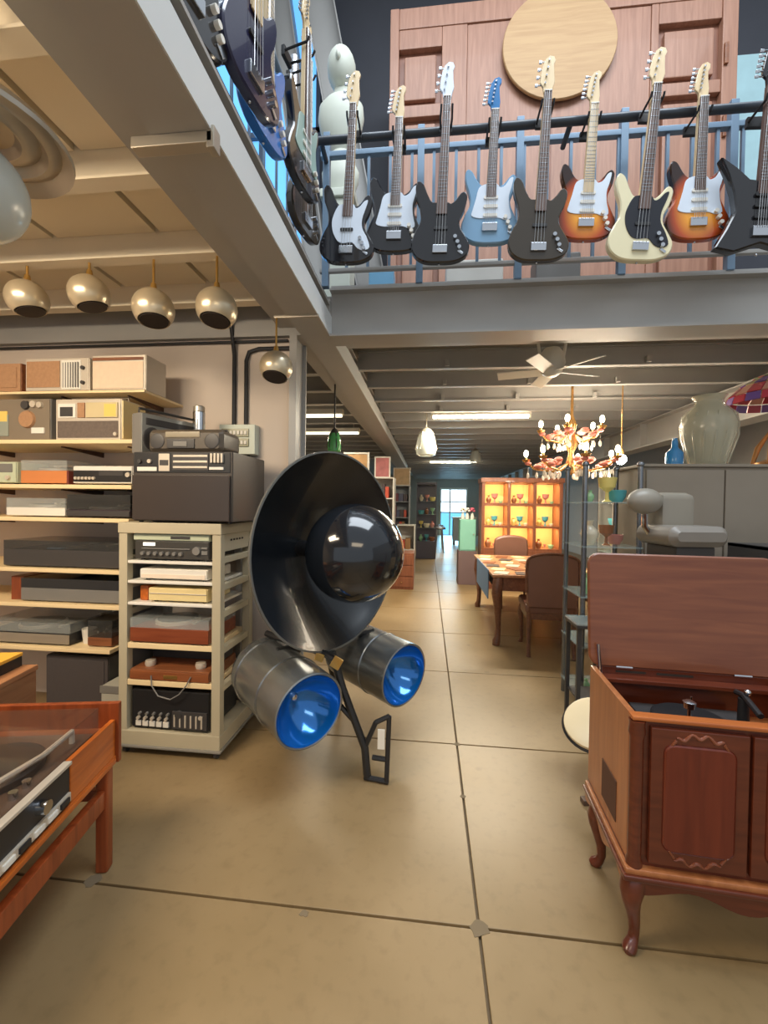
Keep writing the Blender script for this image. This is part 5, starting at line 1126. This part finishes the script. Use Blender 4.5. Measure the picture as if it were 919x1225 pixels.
for o in (bpy.data.objects.get('dining_chair'),): o.rotation_euler = (0, 0, R(175))
chair('brown leather dining chair tucked in at the far end of the table', (1.22, 6.05, 0), 0)
chair('brown leather dining chair tucked in along the wall side of the table', (2.0, 5.0, 0), R(-90))
# fix facing: the near chair faces the table, its back is towards the entrance
bpy.data.objects['dining_chair'].location = (1.17, 4.22, 0); bpy.data.objects['dining_chair'].rotation_euler = (0, 0, R(180 - 4))

# ================================================================== LIT CABINET
M_lc = wood('cabinet_cherry', (122, 72, 50), (146, 90, 64), 0.4, 2)
M_amb = mat('cabinet_back_panel', (226, 180, 124), 0.6)
lc = thing('lit_display_cabinet', 'wooden display cabinet with nine glowing amber compartments', 'cabinet', (1.565, 7.2, 0))
CW = 0.66; CABW = 2.8
obj('base', bx(NB(), -CW, CW, 0, 0.45, 0, 0.66, 0.006), M_lc, lc)
obj('back', bx(NB(), -CW, CW, 0.40, 0.45, 0.66, 1.88), M_lc, lc)
obj('top', bx(NB(), -CW - .02, CW + .02, -0.02, 0.45, 1.80, 1.88, 0.006), M_lc, lc)
for x in (-CW, -0.235, 0.185, CW - 0.05): obj('upright', bx(NB(), x, x + 0.05, 0, 0.40, 0.66, 1.80, 0.004), M_lc, lc)
for z in (0.66, 1.04, 1.42): obj('shelf', bx(NB(), -CW + .05, CW - .05, 0.01, 0.40, z, z + 0.035, 0.003), M_lc, lc)
for x0 in (-0.61, -0.185, 0.235):
    for z in (0.70, 1.08, 1.46):
        obj('glowing_back', bx(NB(), x0 + 0.005, x0 + 0.37, 0.385, 0.40, z, z + 0.325), M_amb, lc)
        lamp('compartment_light', 'AREA', (1.565 + x0 + 0.187, 7.2 + 0.10, z + 0.315), CABW, (1.0, 0.66, 0.30), 0.32, 0.05, (R(35), 0, 0))
        for q in range(3):
            vase('%s %s in the %s row of the glowing cabinet, %s column' % (WN[(q + int(z * 7)) % 6], KN[q % 3], {7: 'lowest', 10: 'middle', 14: 'top'}[int(z * 10)], {-61: 'mint cabinet side', -18: 'middle', 23: 'wall side'}[int(x0 * 100)]), (1.565 + x0 + 0.08 + 0.1 * q, 7.2 + 0.14, z - 0.005), 0.07 + 0.03 * ((q * 5 + int(z * 10)) % 4), M_glz[(q + int(z * 7)) % 6], q % 3, 'ornaments in the glowing cabinet', 'ornament', 'ornament')
for k in range(3): obj('base_door', bx(NB(), -0.62 + 0.42 * k, -0.23 + 0.42 * k, -0.012, 0.002, 0.06, 0.60, 0.005), M_lc, lc)
# more display cases on the right of the hall
def showcase(label, x0, x1, y0, y1, h, m, lit=False, group=None):
    t = thing('display_case', label, 'display case', ((x0 + x1) / 2, y0, 0)); hw = (x1 - x0) / 2; d_ = y1 - y0
    obj('plinth', bx(NB(), -hw, hw, 0, d_, 0, 0.45, 0.004), m, t); obj('top', bx(NB(), -hw, hw, 0, d_, h - .06, h, 0.004), m, t)
    for x in (-hw, hw - .03):
        for y in (0, d_ - .03): obj('upright', bx(NB(), x, x + .03, y, y + .03, .45, h - .06), m, t)
    obj('back', bx(NB(), -hw, hw, d_ - .02, d_, .45, h - .06), m, t)
    for z in (0.80, 1.15, 1.5):
        if z < h - .2: obj('shelf', bx(NB(), -hw + .03, hw - .03, .03, d_ - .03, z, z + .012), G_shelf, t)
    return t
showcase('grey glass display case behind the steel stand', 2.35, 2.95, 5.6, 6.1, 1.9, mat('case_grey', (150, 148, 140), 0.4))
for q, z in enumerate((0.45, 0.812, 1.162)):
    for k in range(4): vase('%s %s on the %s shelf of the grey glass display case' % (WN[(k + q) % 6], KN[(k + q) % 3], ('lowest', 'middle', 'upper')[q]), (2.45 + 0.13 * k, 5.8, z), 0.16, M_glz[(k + q) % 6], (k + q) % 3, 'ornaments in the grey case', 'ornament', 'ornament')
showcase('dark display case at the left of the hall near the far door', -0.30, 0.22, 11.0, 11.5, 2.0, mat('case_dark', (84, 82, 96), 0.4))
for q, z in enumerate((0.45, 0.812, 1.162, 1.512)):
    for k in range(3): vase('%s %s on the %s shelf of the dark display case' % (WN[(k * 2 + q) % 6], KN[(k + q) % 3], ('lowest', 'second', 'third', 'top')[q]), (-0.18 + 0.15 * k, 11.2, z), 0.17, M_glz[(k * 2 + q) % 6], (k + q) % 3, 'ornaments in the dark case', 'ornament', 'ornament')
# mint cabinet with flowers
t = thing('mint_cabinet', 'mint green cabinet on a brown base beside the aisle', 'cabinet', (0.71, 7.5, 0))
obj('base', bx(NB(), -0.16, 0.16, 0, 0.4, 0, 0.60, 0.005), mat('base_mauve', (112, 92, 92), 0.6), t)
obj('body', bx(NB(), -0.14, 0.14, 0.02, 0.38, 0.60, 1.16, 0.008), mat('mint_paint', (130, 190, 172), 0.5), t)
obj('door', bx(NB(), -0.13, 0.13, 0.008, 0.022, 0.62, 1.14, 0.004), mat('mint_paint', (130, 190, 172), 0.5), t)
bm = NB(); cyl(bm, (0.1, 0.01, 0.9), (0.1, -0.02, 0.9), 0.012, None, 10); obj('knob', bm, M_alu, t)
for dx, c in ((-0.08, (232, 226, 210)), (0.0, (240, 236, 230)), (0.09, (226, 110, 132))):
    t = thing('flower_vase', 'vase with %s flowers on the mint green cabinet' % ({232: 'cream', 240: 'white', 226: 'pink'}[c[0]]), 'flowers', (0.71 + dx, 7.68, 1.16))
    bm = NB(); lathe(bm, [(0, 0), (.03, 0), (.035, .05), (.02, .1), (.025, .11), (0, .1)], seg=14); obj('vase', bm, M_white, t)
    fm_ = mat('petal_%d' % c[0], c, 0.6)
    for q in range(6): bm = NB(); ball(bm, (0.03 * math.cos(q), 0.03 * math.sin(q), .15 + .02 * (q % 3)), .025, (1, 1, .8), 8, 6); obj('flower', bm, fm_, t)
# far console and stools near the door
t = thing('far_counter', 'low grey counter standing before the far glazed door', 'counter', (1.25, 15.0, 0))
obj('body', bx(NB(), -0.35, 0.45, 0, 0.5, 0.15, 0.95, 0.01), mat('counter_grey', (120, 132, 138), 0.5), t)
obj('top', bx(NB(), -0.38, 0.48, -0.03, 0.53, 0.95, 1.0, 0.006), mat('counter_top', (170, 170, 160), 0.4), t)
for x in (-0.3, 0.4): obj('leg', bx(NB(), x - .03, x + .03, 0.05, 0.45, 0, 0.16), M_dgrey, t)
for k, y in enumerate((12.4, 13.2, 14.0)):
    t = thing('bar_stool', 'dark bar stool, %s one past the dark display case' % ('first', 'second', 'third')[k], 'stool', (0.36, y, 0), 0, 'bar stools down the aisle')
    bm = NB(); lathe(bm, [(0, .70), (.16, .70), (.17, .73), (.15, .76), (0, .76)], seg=20); obj('seat', bm, M_dgrey, t)
    for a in range(4): bm = NB(); tube(bm, [(.1 * math.cos(a * PI / 2 + .8), .1 * math.sin(a * PI / 2 + .8), .71), (.17 * math.cos(a * PI / 2 + .8), .17 * math.sin(a * PI / 2 + .8), 0)], .012, 6); obj('leg', bm, M_chrome, t)
# ------------------------------------------------------------------ left side of the hall
t = thing('wooden_chest', 'small reddish wooden chest of drawers beside the aisle', 'chest', (-0.42, 6.9, 0))
obj('body', bx(NB(), -0.2, 0.2, 0, 0.5, 0, 0.60, 0.006), M_lc, t)
for k in range(3):
    d_ = obj('drawer', bx(NB(), -0.185, 0.185, -0.01, 0.004, 0.04 + 0.185 * k, 0.20 + 0.185 * k, 0.004), M_lc, t)
    bm = NB(); ball(bm, (0, -0.015, 0.12 + 0.185 * k), 0.012, seg=10, rings=6); obj('knob', bm, M_gold, d_)
def bookcase(label, x0, x1, y0, y1, h, m, items, lab2, grp):
    t = thing('bookcase', label, 'bookcase', ((x0 + x1) / 2, y0, 0)); hw = (x1 - x0) / 2; d_ = y1 - y0
    for x in (-hw, hw - .025): obj('side', bx(NB(), x, x + .025, 0, d_, 0, h, 0.003), m, t)
    obj('back', bx(NB(), -hw, hw, d_ - .02, d_, 0, h), m, t)
    nz = int(h / 0.36)
    for q in range(nz + 1):
        z = q * (h - .02) / nz; obj('shelf', bx(NB(), -hw + .025, hw - .025, 0.005, d_ - .02, z, z + .02, 0.002), m, t)
        if q < nz:
            x = x0 + 0.03; ci_ = 0
            while x < x1 - 0.10:
                wd_ = random.uniform(0.05, 0.12); hh = random.uniform(0.14, 0.28)
                tag(obj('boxed_item', bx(NB(), x, min(x + wd_, x1 - .03), y0 + .03, y0 + d_ * .7, z + .02, z + .02 + hh, 0.003), items[(ci_ * 3 + q * 5) % 8]), ('red', 'off white', 'navy', 'tan', 'mustard', 'black', 'pale blue grey', 'maroon')[(ci_ * 3 + q * 5) % 8] + ' ' + lab2 % ('lowest', 'second', 'third', 'fourth', 'fifth', 'sixth')[q], 'box', grp); ci_ += 1; x += wd_ + 0.008
    return t
M_it = [mat('item_%d' % k, c, 0.5) for k, c in enumerate(((190, 80, 60), (226, 214, 196), (80, 84, 110), (150, 110, 70), (206, 160, 90), (70, 60, 64), (160, 170, 176), (120, 60, 70)))]
bookcase('tall white bookcase crowded with boxes at the left of the hall', -1.15, -0.62, 7.6, 8.0, 1.9, mat('case_white', (206, 204, 196), 0.5), M_it, 'box on the %s shelf of the tall white bookcase', 'boxes on the tall white bookcase')
bookcase('low white bookcase of ornaments behind the wooden chest', -0.62, -0.25, 8.4, 8.8, 1.0, mat('case_white', (206, 204, 196), 0.5), M_it, 'box on the %s shelf of the low white bookcase', 'boxes on the low white bookcase')
bookcase('dark bookcase in the left aisle behind the black dish', -1.75, -0.95, 5.6, 6.0, 1.7, M_steelb, M_it, 'box on the %s shelf of the dark bookcase in the left aisle', 'boxes on the dark bookcase')
bookcase('tall grey bookcase standing before the dark display case', -0.85, -0.42, 9.6, 10.0, 1.85, mat('case_grey2', (140, 146, 150), 0.5), M_it, 'box on the %s shelf of the tall grey bookcase', 'boxes on the tall grey bookcase')
def picture(label, x, y, z, w_, h_, m, fm):
    t = thing('framed_picture', label, 'picture', (x, y, z))
    for a in ((-w_ / 2, w_ / 2, 0, .025), (-w_ / 2, w_ / 2, h_ - .025, h_)): obj('frame', bx(NB(), a[0], a[1], -.02, 0, a[2], a[3], .003), fm, t)
    for a in ((-w_ / 2, -w_ / 2 + .025), (w_ / 2 - .025, w_ / 2)): obj('frame', bx(NB(), a[0], a[1], -.02, 0, .025, h_ - .025, .003), fm, t)
    obj('canvas', bx(NB(), -w_ / 2 + .02, w_ / 2 - .02, -.012, -.003, .02, h_ - .02), m, t)
    return t
picture('framed brown picture leaning on the dark bookcase in the left aisle', -1.0, 5.75, 1.70, 0.36, 0.42, mat('canvas_brown', (190, 150, 104), 0.6, var=0.5, scale=9), M_white)
picture('framed red and white picture on top of the tall white bookcase', -0.86, 7.8, 1.90, 0.30, 0.40, mat('canvas_red', (180, 110, 110), 0.6, var=0.6, scale=8), M_white)
picture('framed sepia picture on top of the tall grey bookcase', -0.62, 9.8, 1.85, 0.40, 0.42, mat('canvas_sepia', (206, 176, 136), 0.6, var=0.4, scale=8), M_silv)
